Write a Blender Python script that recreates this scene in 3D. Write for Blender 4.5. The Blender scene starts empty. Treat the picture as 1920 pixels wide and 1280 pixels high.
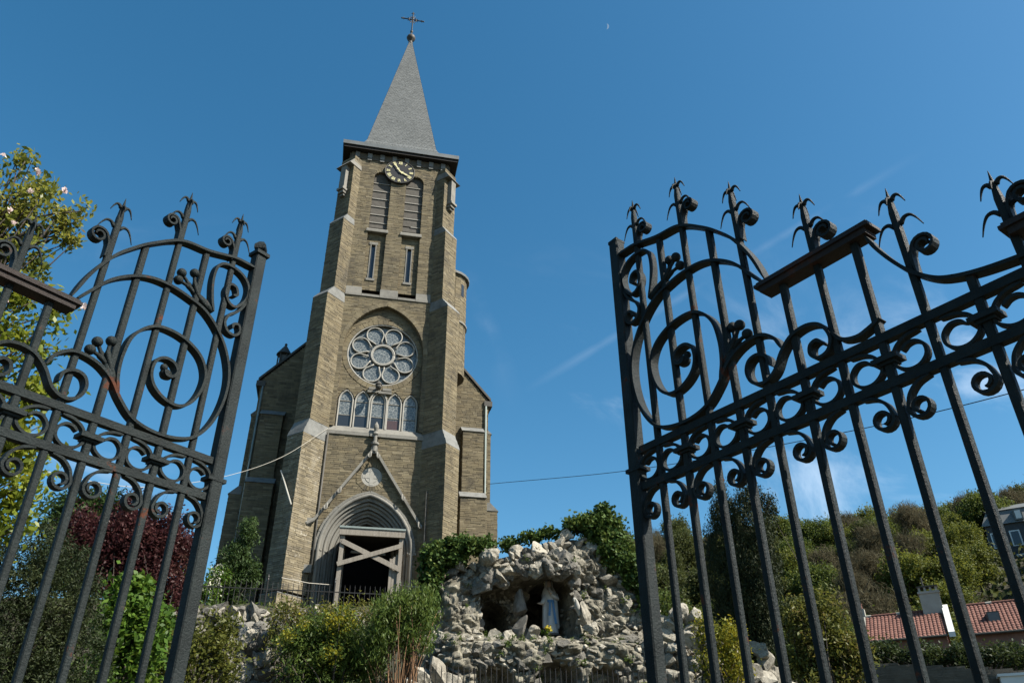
import bpy, bmesh, math, random
import numpy as np
from mathutils import Vector, Matrix, noise
from math import sin, cos, tan, pi, sqrt, radians, atan2, hypot

SC = bpy.context.scene
COL = SC.collection
random.seed(7)
RNG = np.random.default_rng(7)

# ------------------------------------------------------------------ camera
H, TH, RO = radians(12.27), radians(30.957), radians(0.34)
CAM = np.array([0., 0., 1.2])
_F = np.array([sin(H)*cos(TH), cos(H)*cos(TH), sin(TH)])
_R = np.array([cos(H), -sin(H), 0.])
_U = np.cross(_R, _F)
_R, _U = _R*cos(RO) - _U*sin(RO), _U*cos(RO) + _R*sin(RO)
cam_d = bpy.data.cameras.new('camera')
cam_d.sensor_width = 36
cam_d.lens = 1464.9/1920*36
cam_d.clip_start = 0.05
cam_d.clip_end = 6000
cam = bpy.data.objects.new('camera', cam_d)
COL.objects.link(cam)
cam.matrix_world = Matrix(((_R[0], _U[0], -_F[0], CAM[0]), (_R[1], _U[1], -_F[1], CAM[1]),
                           (_R[2], _U[2], -_F[2], CAM[2]), (0, 0, 0, 1)))
SC.camera = cam

# ------------------------------------------------------------------ light
SUN_EL, SUN_AZ = radians(46), radians(126)          # azimuth clockwise from +Y
SUND = Vector((sin(SUN_AZ)*cos(SUN_EL), cos(SUN_AZ)*cos(SUN_EL), sin(SUN_EL)))
sl = bpy.data.lights.new('sun', 'SUN')
sl.energy = 4.6
sl.angle = radians(0.53)
sl.color = (1.0, 0.94, 0.84)
so = bpy.data.objects.new('sun', sl)
COL.objects.link(so)
so.rotation_euler = SUND.to_track_quat('Z', 'Y').to_euler()
so.location = (30, -30, 40)

W = bpy.data.worlds.new('World')
SC.world = W
W.use_nodes = True
nt = W.node_tree
nt.nodes.clear()


def N(t, typ, **kw):
    n = t.nodes.new(typ)
    for k, v in kw.items():
        setattr(n, k, v)
    return n


def build_world():
    L = nt.links.new
    out = N(nt, 'ShaderNodeOutputWorld')
    bg = N(nt, 'ShaderNodeBackground')
    bg.inputs['Strength'].default_value = 0.07
    sky = N(nt, 'ShaderNodeTexSky')
    sky.sky_type = 'NISHITA'
    sky.sun_disc = False
    sky.sun_elevation = SUN_EL
    sky.sun_rotation = SUN_AZ
    sky.altitude = 150
    sky.air_density = 1.0
    sky.dust_density = 0.8
    sky.ozone_density = 1.6
    tc = N(nt, 'ShaderNodeTexCoord')

    def math_(op, a, b=None, clamp=False):
        m = N(nt, 'ShaderNodeMath', operation=op)
        m.use_clamp = clamp
        for i, v in enumerate((a, b)):
            if v is None:
                continue
            if hasattr(v, 'default_value') or hasattr(v, 'links'):
                L(v, m.inputs[i])
            else:
                m.inputs[i].default_value = v
        return m.outputs[0]

    def dot(v):
        d = N(nt, 'ShaderNodeVectorMath', operation='DOT_PRODUCT')
        L(tc.outputs['Generated'], d.inputs[0])
        d.inputs[1].default_value = v
        return d.outputs['Value']

    def rng(v, a, b):
        m = N(nt, 'ShaderNodeMapRange', interpolation_type='SMOOTHSTEP')
        L(v, m.inputs['Value'])
        m.inputs['From Min'].default_value = a
        m.inputs['From Max'].default_value = b
        return m.outputs[0]

    # one old vapour trail along a great circle across the sky, broken up by noise
    def trail(az1, el1, az2, el2, width, amt, seed, soft=3.0):
        def v(a, e):
            return Vector((sin(radians(a))*cos(radians(e)), cos(radians(a))*cos(radians(e)), sin(radians(e))))
        p, q = v(az1, el1), v(az2, el2)
        n = p.cross(q).normalized()
        along = (q-p*(p.dot(q))).normalized()
        d = math_('ABSOLUTE', dot(n))
        nz = N(nt, 'ShaderNodeTexNoise')
        L(tc.outputs['Generated'], nz.inputs['Vector'])
        nz.inputs['Scale'].default_value = 9+seed
        nz.inputs['Detail'].default_value = 5
        w = math_('MULTIPLY', nz.outputs['Fac'], width*1.6)
        core = math_('SUBTRACT', 1.0, math_('DIVIDE', d, w), True)
        t = dot(along)
        tmax = q.dot(along)
        m = math_('MULTIPLY', rng(t, -0.03, 0.1), rng(t, tmax+0.06, tmax-0.08))
        front = rng(dot(((p+q)*0.5).normalized()), 0.2, 0.6)
        br = rng(nz.outputs['Fac'], 0.44, 0.62)
        return math_('MULTIPLY', math_('MULTIPLY', math_('MULTIPLY', core, m), math_('MULTIPLY', br, front)), amt)

    a = trail(14.0, 27.7, 44.2, 37.9, 0.007, 0.045, 0)
    b = trail(7.5, 38, 11.5, 28.5, 0.02, 0.03, 3)
    # thin cirrus, thicker towards the horizon
    mp = N(nt, 'ShaderNodeMapping')
    L(tc.outputs['Generated'], mp.inputs['Vector'])
    mp.inputs['Rotation'].default_value = (0.3, 0.5, 0.7)
    mp.inputs['Scale'].default_value = (2.0, 6.5, 5.0)
    nz = N(nt, 'ShaderNodeTexNoise')
    L(mp.outputs[0], nz.inputs['Vector'])
    nz.inputs['Scale'].default_value = 1.5
    nz.inputs['Detail'].default_value = 7
    nz.inputs['Roughness'].default_value = 0.6
    nz.inputs['Distortion'].default_value = 0.5
    sep = N(nt, 'ShaderNodeSeparateXYZ')
    L(tc.outputs['Generated'], sep.inputs[0])
    low = rng(sep.outputs['Z'], 0.66, 0.3)
    ci = math_('MULTIPLY', math_('MULTIPLY', rng(nz.outputs['Fac'], 0.53, 0.80), low), 0.3)
    tot = math_('ADD', math_('ADD', a, b), ci, True)
    mx = N(nt, 'ShaderNodeMix', data_type='RGBA')
    L(tot, mx.inputs['Factor'])
    # the sky is a little less violet than the model gives
    hs = N(nt, 'ShaderNodeHueSaturation')
    hs.inputs['Hue'].default_value = 0.486
    hs.inputs['Saturation'].default_value = 1.33
    hs.inputs['Value'].default_value = 1.0
    L(sky.outputs[0], hs.inputs['Color'])
    L(hs.outputs[0], mx.inputs['A'])
    mx.inputs['B'].default_value = (9.5, 10.2, 11.0, 1)
    L(mx.outputs['Result'], bg.inputs['Color'])
    L(bg.outputs[0], out.inputs['Surface'])


build_world()
SC.view_settings.view_transform = 'Standard'
SC.view_settings.look = 'None'
SC.view_settings.gamma = 1
SC.view_settings.exposure = 1.25
SC.view_settings.use_curve_mapping = False
SC.render.engine = 'CYCLES'
SC.cycles.use_denoising = True
SC.cycles.max_bounces = 6
SC.cycles.transparent_max_bounces = 8
SC.cycles.use_adaptive_sampling = True

# ------------------------------------------------------------------ materials


def ramp(t, cols, k=0.8):
    r = N(t, 'ShaderNodeValToRGB')
    e = r.color_ramp.elements
    while len(e) < len(cols):
        e.new(0.5)
    for i, c in enumerate(cols):
        e[i].position = i/(len(cols)-1)
        e[i].color = (c[0]*k, c[1]*k, c[2]*k, 1)
    return r


def mat(name, isl, noi=None, nmix=0.35, nscale=2.0, rough=0.8, bump=0.0, bscale=30, metal=0.0, spec=0.3,
        objrand=False, spot=None, spot_scale=3.0, spot_lo=0.55, spot_hi=0.7, ndetail=6, nstretch=None, spot_rough=None):
    """isl: colours chosen per loose piece; noi: colours by noise; spot: (colour) patches of wear."""
    m = bpy.data.materials.new(name)
    m.use_nodes = True
    t = m.node_tree
    b = t.nodes['Principled BSDF']
    L = t.links.new
    b.inputs['Roughness'].default_value = rough
    b.inputs['Metallic'].default_value = metal
    b.inputs['Specular IOR Level'].default_value = spec
    tc = N(t, 'ShaderNodeTexCoord')
    geo = N(t, 'ShaderNodeNewGeometry')
    vec = tc.outputs['Object']
    if nstretch:
        mp = N(t, 'ShaderNodeMapping')
        L(vec, mp.inputs[0])
        mp.inputs['Scale'].default_value = nstretch
        vec = mp.outputs[0]
    if len(isl) > 1:
        r1 = ramp(t, isl)
        if objrand:
            oi = N(t, 'ShaderNodeObjectInfo')
            fa = N(t, 'ShaderNodeMath', operation='ADD')
            fr = N(t, 'ShaderNodeMath', operation='FRACT')
            L(geo.outputs['Random Per Island'], fa.inputs[0])
            L(oi.outputs['Random'], fa.inputs[1])
            L(fa.outputs[0], fr.inputs[0])
            L(fr.outputs[0], r1.inputs[0])
        else:
            L(geo.outputs['Random Per Island'], r1.inputs[0])
        c = r1.outputs[0]
    else:
        rgb = N(t, 'ShaderNodeRGB')
        rgb.outputs[0].default_value = (isl[0][0]*.8, isl[0][1]*.8, isl[0][2]*.8, 1)
        c = rgb.outputs[0]
    if noi:
        n1 = N(t, 'ShaderNodeTexNoise')
        L(vec, n1.inputs['Vector'])
        n1.inputs['Scale'].default_value = nscale
        n1.inputs['Detail'].default_value = ndetail
        n1.inputs['Roughness'].default_value = 0.65
        mr = N(t, 'ShaderNodeMapRange')
        mr.inputs['From Min'].default_value = 0.3
        mr.inputs['From Max'].default_value = 0.7
        L(n1.outputs['Fac'], mr.inputs['Value'])
        r2 = ramp(t, noi)
        L(mr.outputs[0], r2.inputs[0])
        mx = N(t, 'ShaderNodeMix', data_type='RGBA')
        mx.inputs['Factor'].default_value = nmix
        L(c, mx.inputs['A'])
        L(r2.outputs[0], mx.inputs['B'])
        c = mx.outputs['Result']
    if spot:
        n2 = N(t, 'ShaderNodeTexNoise')
        L(tc.outputs['Object'], n2.inputs['Vector'])
        n2.inputs['Scale'].default_value = spot_scale
        n2.inputs['Detail'].default_value = 7
        n2.inputs['Roughness'].default_value = 0.7
        mr = N(t, 'ShaderNodeMapRange', interpolation_type='SMOOTHSTEP')
        mr.inputs['From Min'].default_value = spot_lo
        mr.inputs['From Max'].default_value = spot_hi
        L(n2.outputs['Fac'], mr.inputs['Value'])
        mx = N(t, 'ShaderNodeMix', data_type='RGBA')
        L(mr.outputs[0], mx.inputs['Factor'])
        L(c, mx.inputs['A'])
        mx.inputs['B'].default_value = (*spot, 1)
        c = mx.outputs['Result']
        if spot_rough:
            mq = N(t, 'ShaderNodeMapRange')
            L(mr.outputs[0], mq.inputs['Value'])
            mq.inputs['To Min'].default_value = rough
            mq.inputs['To Max'].default_value = spot_rough
            L(mq.outputs[0], b.inputs['Roughness'])
    L(c, b.inputs['Base Color'])
    if bump:
        n3 = N(t, 'ShaderNodeTexNoise')
        L(vec, n3.inputs['Vector'])
        n3.inputs['Scale'].default_value = bscale
        n3.inputs['Detail'].default_value = 6
        n3.inputs['Roughness'].default_value = 0.7
        bp = N(t, 'ShaderNodeBump')
        bp.inputs['Strength'].default_value = bump
        bp.inputs['Distance'].default_value = 0.02
        L(n3.outputs['Fac'], bp.inputs['Height'])
        L(bp.outputs[0], b.inputs['Normal'])
    return m


def leaf_mat(name, cols, trans=0.35, rough=0.5, spec=0.3, tcol=None, clump=None):
    m = bpy.data.materials.new(name)
    m.use_nodes = True
    t = m.node_tree
    b = t.nodes['Principled BSDF']
    L = t.links.new
    geo = N(t, 'ShaderNodeNewGeometry')
    tc = N(t, 'ShaderNodeTexCoord')
    r1 = ramp(t, cols)
    n1 = N(t, 'ShaderNodeTexNoise')
    n1.inputs['Scale'].default_value = clump or 1.2
    n1.inputs['Detail'].default_value = 3
    L(tc.outputs['Object'], n1.inputs['Vector'])
    ad = N(t, 'ShaderNodeMath', operation='MULTIPLY_ADD')
    L(geo.outputs['Random Per Island'], ad.inputs[0])
    ad.inputs[1].default_value = 0.55
    m2 = N(t, 'ShaderNodeMapRange')
    m2.inputs['From Min'].default_value = 0.3
    m2.inputs['From Max'].default_value = 0.7
    m2.inputs['To Max'].default_value = 0.45
    L(n1.outputs['Fac'], m2.inputs['Value'])
    L(m2.outputs[0], ad.inputs[2])
    oi = N(t, 'ShaderNodeObjectInfo')
    orr = N(t, 'ShaderNodeMath', operation='MULTIPLY_ADD')
    L(oi.outputs['Random'], orr.inputs[0])
    orr.inputs[1].default_value = 0.24
    orr.inputs[2].default_value = -0.12
    as_ = N(t, 'ShaderNodeMath', operation='ADD')
    L(ad.outputs[0], as_.inputs[0])
    L(orr.outputs[0], as_.inputs[1])
    L(as_.outputs[0], r1.inputs[0])
    L(r1.outputs[0], b.inputs['Base Color'])
    b.inputs['Roughness'].default_value = rough
    b.inputs['Specular IOR Level'].default_value = spec*.6
    tr = N(t, 'ShaderNodeBsdfTranslucent')
    hs = N(t, 'ShaderNodeHueSaturation')
    hs.inputs['Hue'].default_value = 0.48
    hs.inputs['Value'].default_value = 1.5
    L(r1.outputs[0], hs.inputs['Color'])
    L(hs.outputs[0], tr.inputs['Color'])
    ms = N(t, 'ShaderNodeMixShader')
    ms.inputs[0].default_value = trans
    L(b.outputs[0], ms.inputs[1])
    L(tr.outputs[0], ms.inputs[2])
    L(ms.outputs[0], t.nodes['Material Output'].inputs['Surface'])
    return m


MT = {}
MT['stone'] = mat('rubble_sandstone', [(0.078, 0.067, 0.045), (0.205, 0.168, 0.100), (0.143, 0.117, 0.074), (0.250, 0.206, 0.125), (0.103, 0.087, 0.059), (0.186, 0.153, 0.096), (0.286, 0.241, 0.156), (0.063, 0.055, 0.041), (0.162, 0.131, 0.078), (0.229, 0.183, 0.107)],
                  [(0.052, 0.047, 0.034), (0.176, 0.145, 0.087), (0.253, 0.214, 0.132)], 0.4, 1.5, 0.9, 0.35, 22, nstretch=(1.3, 1.3, .4),
                  spot=(0.062, 0.055, 0.041), spot_scale=.55, spot_lo=0.55, spot_hi=0.74)
MT['lime_stone_wash'] = mat('lime_stained_rubble', [(0.097, 0.084, 0.059), (0.213, 0.176, 0.108), (0.145, 0.121, 0.077), (0.251, 0.210, 0.132), (0.300, 0.260, 0.182), (0.079, 0.069, 0.050), (0.193, 0.158, 0.099)],
                            [(0.077, 0.068, 0.049), (0.232, 0.194, 0.127), (0.348, 0.317, 0.251)], 0.4, 1.5, 0.9, 0.35, 22, nstretch=(1.3, 1.3, .4),
                            spot=(0.502, 0.477, 0.410), spot_scale=3.0, spot_lo=0.585, spot_hi=0.73)
MT['mortar'] = mat('mortar', [(.105, .09, .065)], [(.07, .06, .045), (.15, .128, .094)], 0.6, 3.0, 0.95, 0.4, 40)
MT['dressed'] = mat('dressed_bluestone', [(.17, .163, .143), (.22, .21, .182), (.195, .187, .163)], [(.085, .08, .07), (.23, .22, .19), (.31, .298, .262)], 0.5, 1.6, 0.85, 0.35, 35,
                    spot=(.09, .085, .07), spot_scale=1.6, spot_lo=0.55, spot_hi=0.75)
MT['cap'] = mat('weathering_slabs', [(.13, .132, .122), (.17, .172, .16)], [(.08, .081, .075), (.21, .212, .198), (.30, .30, .28)], 0.55, 1.8, 0.8, 0.3, 30)
MT['pale'] = mat('pale_carved_stone', [(.34, .325, .285), (.39, .375, .325)], [(.23, .22, .195), (.45, .43, .38)], 0.4, 3.0, 0.8, 0.25, 40)
MT['slate'] = mat('roof_slate', [(.095, .104, .101), (.145, .155, .150), (.118, .127, .123), (.165, .175, .170), (.13, .14, .135), (.108, .115, .112)], [(.085, .093, .090), (.16, .168, .164)], 0.4, 0.8, 0.6, 0.15, 30, spec=0.35)
MT['zinc'] = mat('zinc_fascia', [(.14, .155, .155)], [(.09, .10, .10), (.2, .21, .21)], 0.5, 2.0, 0.55, 0.1, 20, metal=0.2)
MT['darkwood'] = mat('dark_soffit_boards', [(.018, .016, .014)], [(.012, .011, .01), (.03, .026, .022)], 0.5, 3.0, 0.8)
MT['louvre_dark'] = mat('louvre_mesh', [(.095, .087, .073)], [(.06, .054, .046), (.13, .119, .10)], 0.6, 5.0, 0.85, 0.3, 60)
MT['timber'] = mat('grey_weathered_timber', [(.21, .183, .148), (.26, .23, .188), (.18, .157, .126)], [(.15, .13, .105), (.40, .36, .30)], 0.45, 2.0, 0.85, 0.5, 25, nstretch=(7, 7, 1.2))
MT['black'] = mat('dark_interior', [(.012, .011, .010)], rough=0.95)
MT['gold'] = mat('gilded_metal', [(.78, .72, .40)], [(.62, .56, .28), (.85, .80, .50)], 0.4, 8, 0.4, metal=0.0, spec=0.5)
MT['dial'] = mat('clock_dial_black', [(.018, .019, .022)], rough=0.6)
MT['iron'] = mat('old_painted_iron', [(.015, .020, .020)], [(.007, .009, .009), (.033, .043, .042)], 0.6, 11, 0.48, 0.4, 140, spec=0.11,
                 spot=(.075, .029, .017), spot_scale=11, spot_lo=0.61, spot_hi=0.68, spot_rough=0.85)
MT['rusty'] = mat('rusted_dark_iron', [(.020, .014, .012)], [(.010, .009, .008), (.04, .024, .017)], 0.6, 7, 0.65, 0.4, 120, spec=0.3,
                  spot=(.07, .026, .016), spot_scale=7, spot_lo=0.6, spot_hi=0.7, spot_rough=0.9)
MT['railing'] = mat('dark_railing_iron', [(.014, .0145, .014)], [(.009, .009, .009), (.035, .03, .025)], 0.5, 8, 0.5, 0.2, 60)
MT['rock'] = mat('grotto_limestone', [(0.168, 0.152, 0.121), (0.437, 0.403, 0.324), (0.235, 0.216, 0.172), (0.353, 0.324, 0.258), (0.521, 0.481, 0.394), (0.143, 0.130, 0.105), (0.386, 0.353, 0.283), (0.286, 0.261, 0.209), (0.462, 0.423, 0.344)],
                 [(0.067, 0.061, 0.048), (0.277, 0.253, 0.201), (0.622, 0.573, 0.471)], 0.5, 3.4, 0.9, 1.0, 11, objrand=True,
                 spot=(0.059, 0.053, 0.039), spot_scale=2.2, spot_lo=0.54, spot_hi=0.68)
MT['rockgrey'] = mat('grey_grotto_rock', [(.12, .112, .096), (.20, .188, .16), (.09, .084, .072), (.16, .15, .128), (.25, .235, .20), (.11, .103, .088)],
                 [(.045, .042, .035), (.15, .14, .118), (.34, .32, .27)], 0.5, 3.2, 0.9, 1.0, 11, objrand=True,
                 spot=(.05, .047, .038), spot_scale=2.0, spot_lo=0.52, spot_hi=0.68)
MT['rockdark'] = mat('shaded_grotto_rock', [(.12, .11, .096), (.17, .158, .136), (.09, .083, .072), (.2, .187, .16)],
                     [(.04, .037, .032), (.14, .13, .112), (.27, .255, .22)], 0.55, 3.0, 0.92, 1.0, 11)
MT['soil'] = mat('soil_and_moss', [(.035, .034, .02)], [(.022, .032, .012), (.05, .042, .026), (.035, .055, .018)], 0.7, 0.6, 0.95, 0.6, 10)
MT['tile'] = mat('red_clay_tiles', [(0.156, 0.062, 0.045), (0.195, 0.082, 0.057), (0.133, 0.053, 0.039), (0.218, 0.100, 0.074), (0.172, 0.076, 0.057)], [(0.094, 0.044, 0.034), (0.226, 0.112, 0.086)], 0.45, 0.5, 0.85, 0.2, 20)
MT['plaster'] = mat('old_white_plaster', [(0.396, 0.382, 0.329)], [(0.274, 0.259, 0.217), (0.490, 0.475, 0.420)], 0.5, 1.2, 0.9, 0.2, 15)
MT['brickwall'] = mat('dull_red_masonry', [(.22, .12, .09)], [(.15, .09, .07), (.3, .17, .13)], 0.5, 2, 0.9, 0.3, 20)
MT['white'] = mat('white_paint', [(.74, .74, .71)], [(.6, .6, .57), (.8, .8, .78)], 0.4, 3, 0.6)
MT['bark'] = mat('bark', [(.075, .06, .045)], [(.04, .033, .026), (.13, .11, .09)], 0.6, 6, 0.95, 0.8, 25)
MT['cane'] = mat('reddish_canes', [(.22, .115, .055), (.28, .16, .08), (.16, .085, .045)], rough=0.7)
MT['robe'] = mat('painted_white_robe', [(.56, .57, .57)], [(.42, .43, .43), (.66, .67, .67)], 0.5, 6, 0.6)
MT['sash'] = mat('painted_blue_sash', [(.10, .26, .50)], [(.08, .2, .4), (.14, .32, .56)], 0.5, 8, 0.55)
MT['skin'] = mat('painted_face', [(.50, .40, .33)], rough=0.6)
MT['pipe'] = mat('greenish_zinc_pipe', [(.22, .27, .25)], [(.15, .18, .17), (.3, .34, .32)], 0.5, 4, 0.55)
MT['lead'] = mat('dark_lead_pipe', [(.07, .065, .055)], [(.04, .04, .035), (.12, .11, .09)], 0.5, 4, 0.6)
MT['rope'] = mat('pale_rope', [(.5, .47, .4)], rough=0.9)
MT['cable'] = mat('black_cable', [(.012, .012, .014)], rough=0.6)
MT['petal'] = leaf_mat('pink_white_petals', [(.70, .45, .45), (.80, .66, .62), (.82, .75, .70)], 0.3)
MT['cobble'] = mat('worn_path_setts', [(.10, .087, .066), (.125, .11, .085), (.085, .074, .058), (.145, .126, .098)], [(.07, .06, .046), (.18, .16, .125)], 0.45, 2.5, 0.9, 0.5, 30)
MT['mansion'] = mat('grey_render', [(0.064, 0.068, 0.072)], [(0.045, 0.049, 0.052), (0.090, 0.094, 0.097)], 0.5, 0.8, 0.9)


def glass_mat():
    m = bpy.data.materials.new('leaded_glass')
    m.use_nodes = True
    t = m.node_tree
    b = t.nodes['Principled BSDF']
    L = t.links.new
    tc = N(t, 'ShaderNodeTexCoord')
    mp = N(t, 'ShaderNodeMapping')
    L(tc.outputs['Object'], mp.inputs[0])
    mp.inputs['Rotation'].default_value = (0, radians(45), 0)
    vo = N(t, 'ShaderNodeTexVoronoi', feature='DISTANCE_TO_EDGE')
    vo.inputs['Scale'].default_value = 6.5
    L(mp.outputs[0], vo.inputs['Vector'])
    mr = N(t, 'ShaderNodeMapRange')
    mr.inputs['From Min'].default_value = 0.02
    mr.inputs['From Max'].default_value = 0.07
    L(vo.outputs['Distance'], mr.inputs['Value'])
    nz = N(t, 'ShaderNodeTexNoise')
    nz.inputs['Scale'].default_value = 3.0
    nz.inputs['Detail'].default_value = 5
    L(tc.outputs['Object'], nz.inputs['Vector'])
    r = ramp(t, [(0.053, 0.064, 0.068), (0.098, 0.116, 0.121), (0.150, 0.171, 0.169)])
    L(nz.outputs['Fac'], r.inputs[0])
    mx = N(t, 'ShaderNodeMix', data_type='RGBA')
    L(mr.outputs[0], mx.inputs['Factor'])
    mx.inputs['A'].default_value = (.25, .26, .245, 1)
    L(r.outputs[0], mx.inputs['B'])
    L(mx.outputs['Result'], b.inputs['Base Color'])
    b.inputs['Roughness'].default_value = 0.32
    b.inputs['Specular IOR Level'].default_value = 0.6
    n3 = N(t, 'ShaderNodeTexNoise')
    n3.inputs['Scale'].default_value = 9
    L(tc.outputs['Object'], n3.inputs['Vector'])
    bp = N(t, 'ShaderNodeBump')
    bp.inputs['Strength'].default_value = 0.35
    bp.inputs['Distance'].default_value = 0.03
    L(n3.outputs['Fac'], bp.inputs['Height'])
    L(bp.outputs[0], b.inputs['Normal'])
    return m




def rockbody_mat():
    m = bpy.data.materials.new('cemented_rock')
    m.use_nodes = True
    t = m.node_tree
    b = t.nodes['Principled BSDF']
    L = t.links.new
    b.inputs['Roughness'].default_value = .92
    b.inputs['Specular IOR Level'].default_value = .2
    tc = N(t, 'ShaderNodeTexCoord')
    n0 = N(t, 'ShaderNodeTexNoise')
    n0.inputs['Scale'].default_value = 2.5
    n0.inputs['Detail'].default_value = 4
    L(tc.outputs['Object'], n0.inputs['Vector'])
    ad = N(t, 'ShaderNodeMix', data_type='VECTOR')
    ad.inputs['Factor'].default_value = .12
    L(tc.outputs['Object'], ad.inputs['A'])
    L(n0.outputs['Color'], ad.inputs['B'])
    vo = N(t, 'ShaderNodeTexVoronoi')
    vo.inputs['Scale'].default_value = 3.4
    L(ad.outputs['Result'], vo.inputs['Vector'])
    sp = N(t, 'ShaderNodeSeparateColor')
    L(vo.outputs['Color'], sp.inputs[0])
    r1 = ramp(t, [(0.068, 0.062, 0.048), (0.225, 0.206, 0.158), (0.098, 0.090, 0.069), (0.360, 0.330, 0.256), (0.143, 0.131, 0.101)])
    L(sp.outputs[0], r1.inputs[0])
    n1 = N(t, 'ShaderNodeTexNoise')
    n1.inputs['Scale'].default_value = 4
    n1.inputs['Detail'].default_value = 8
    n1.inputs['Roughness'].default_value = .7
    L(tc.outputs['Object'], n1.inputs['Vector'])
    mr = N(t, 'ShaderNodeMapRange')
    mr.inputs['From Min'].default_value = .32
    mr.inputs['From Max'].default_value = .68
    L(n1.outputs['Fac'], mr.inputs['Value'])
    r2 = ramp(t, [(0.019, 0.017, 0.013), (0.150, 0.139, 0.107), (0.465, 0.431, 0.335)])
    L(mr.outputs[0], r2.inputs[0])
    mx = N(t, 'ShaderNodeMix', data_type='RGBA')
    mx.inputs['Factor'].default_value = .5
    L(r1.outputs[0], mx.inputs['A'])
    L(r2.outputs[0], mx.inputs['B'])
    # moss in patches
    n2 = N(t, 'ShaderNodeTexNoise')
    n2.inputs['Scale'].default_value = 1.6
    n2.inputs['Detail'].default_value = 7
    n2.inputs['Roughness'].default_value = .7
    L(tc.outputs['Object'], n2.inputs['Vector'])
    m2 = N(t, 'ShaderNodeMapRange', interpolation_type='SMOOTHSTEP')
    m2.inputs['From Min'].default_value = .60
    m2.inputs['From Max'].default_value = .72
    L(n2.outputs['Fac'], m2.inputs['Value'])
    mx2 = N(t, 'ShaderNodeMix', data_type='RGBA')
    L(m2.outputs[0], mx2.inputs['Factor'])
    L(mx.outputs['Result'], mx2.inputs['A'])
    mx2.inputs['B'].default_value = (.045, .055, .02, 1)
    L(mx2.outputs['Result'], b.inputs['Base Color'])
    bp = N(t, 'ShaderNodeBump')
    bp.inputs['Strength'].default_value = 1.0
    bp.inputs['Distance'].default_value = .03
    n3 = N(t, 'ShaderNodeTexNoise')
    n3.inputs['Scale'].default_value = 13
    n3.inputs['Detail'].default_value = 8
    n3.inputs['Roughness'].default_value = .72
    L(tc.outputs['Object'], n3.inputs['Vector'])
    L(n3.outputs['Fac'], bp.inputs['Height'])
    L(bp.outputs[0], b.inputs['Normal'])
    return m


MT['rockbody'] = rockbody_mat()
MT['glass'] = glass_mat()
MT['red_glass'] = mat('red_stained_glass', [(.075, .042, .04)], [(.04, .042, .045), (.11, .05, .045)], 0.6, 9, 0.35, 0.3, 12, spec=0.5)
MT['window_dark'] = mat('dark_window_pane', [(.03, .035, .04)], rough=0.15, spec=0.6)

G = leaf_mat
MT['l_magnolia'] = G('leaves_bronze_green', [(.055, .08, .016), (.12, .15, .026), (.19, .215, .036), (.26, .26, .05), (.13, .09, .03)], 0.42, 0.4, 0.4, clump=1.6)
MT['l_yellowgreen'] = G('leaves_yellow_green', [(.07, .105, .014), (.15, .195, .022), (.23, .27, .034), (.31, .33, .05)], 0.45, 0.4, 0.35, clump=1.2)
MT['l_yew'] = G('needles_yew', [(.010, .018, .006), (.022, .034, .011), (.04, .052, .016), (.055, .062, .02)], 0.12, 0.6, clump=2.2)
MT['l_red'] = G('leaves_dark_red', [(.035, .013, .012), (.058, .02, .02), (.08, .03, .027), (.09, .05, .034)], 0.3, 0.45, clump=1.5)
MT['l_bright'] = G('leaves_fresh_green', [(.03, .065, .010), (.06, .125, .016), (.10, .18, .025), (.14, .22, .04)], 0.4, 0.45, clump=1.4)
MT['l_olive'] = G('leaves_olive', [(.045, .055, .014), (.09, .105, .02), (.14, .15, .03), (.15, .11, .04)], 0.35, 0.5, clump=1.6)
MT['l_conifer'] = G('sprays_conifer', [(.02, .042, .012), (.045, .08, .02), (.075, .115, .03)], 0.2, 0.6, clump=1.0)
MT['l_cypress'] = G('sprays_dark_cypress', [(.010, .018, .008), (.02, .032, .012), (.036, .046, .016), (.06, .06, .02)], 0.12, 0.65, clump=1.1)
MT['l_yellow'] = G('leaves_golden', [(.06, .085, .015), (.12, .15, .02), (.24, .23, .02), (.38, .33, .02)], 0.35, 0.5, clump=1.7)
MT['l_gold'] = G('flowers_golden', [(.30, .24, .02), (.48, .40, .03), (.55, .48, .06)], 0.35, 0.5)
MT['l_broom'] = G('leaves_broom', [(.03, .055, .012), (.065, .105, .02), (.10, .15, .03), (.14, .18, .04)], 0.35, 0.5, clump=1.8)
MT['l_ivy'] = G('leaves_ivy', [(.018, .042, .012), (.045, .085, .02), (.08, .13, .03), (.15, .19, .045)], 0.2, 0.55, 0.2, clump=2.0)
MT['l_hedge'] = G('leaves_hedge', [(.02, .036, .012), (.04, .06, .018), (.07, .09, .025)], 0.3, 0.5, clump=1.2)
MT['l_wood_a'] = G('wood_spring_green', [(.036, .060, .013), (.08, .115, .022), (.135, .165, .032)], 0.35, 0.6, clump=0.25)
MT['l_wood_b'] = G('wood_olive_green', [(.034, .046, .015), (.068, .085, .024), (.11, .125, .034)], 0.3, 0.6, clump=0.25)
MT['l_wood_c'] = G('wood_bare_brown', [(.06, .054, .028), (.10, .09, .048), (.15, .133, .075)], 0.25, 0.8, clump=0.3)
MT['l_wood_d'] = G('wood_yellow_green', [(.055, .074, .014), (.11, .132, .022), (.16, .18, .032)], 0.35, 0.6, clump=0.25)
MT['blossom_white'] = G('white_blossom', [(.55, .55, .40), (.72, .72, .58), (.8, .8, .7)], 0.3)

# ------------------------------------------------------------------ object helpers


def finish(me, mats, smooth):
    for m in (mats if isinstance(mats, (list, tuple)) else [mats]):
        me.materials.append(m)
    me.polygons.foreach_set('use_smooth', [bool(smooth)]*len(me.polygons))
    me.update()
    return me


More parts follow.
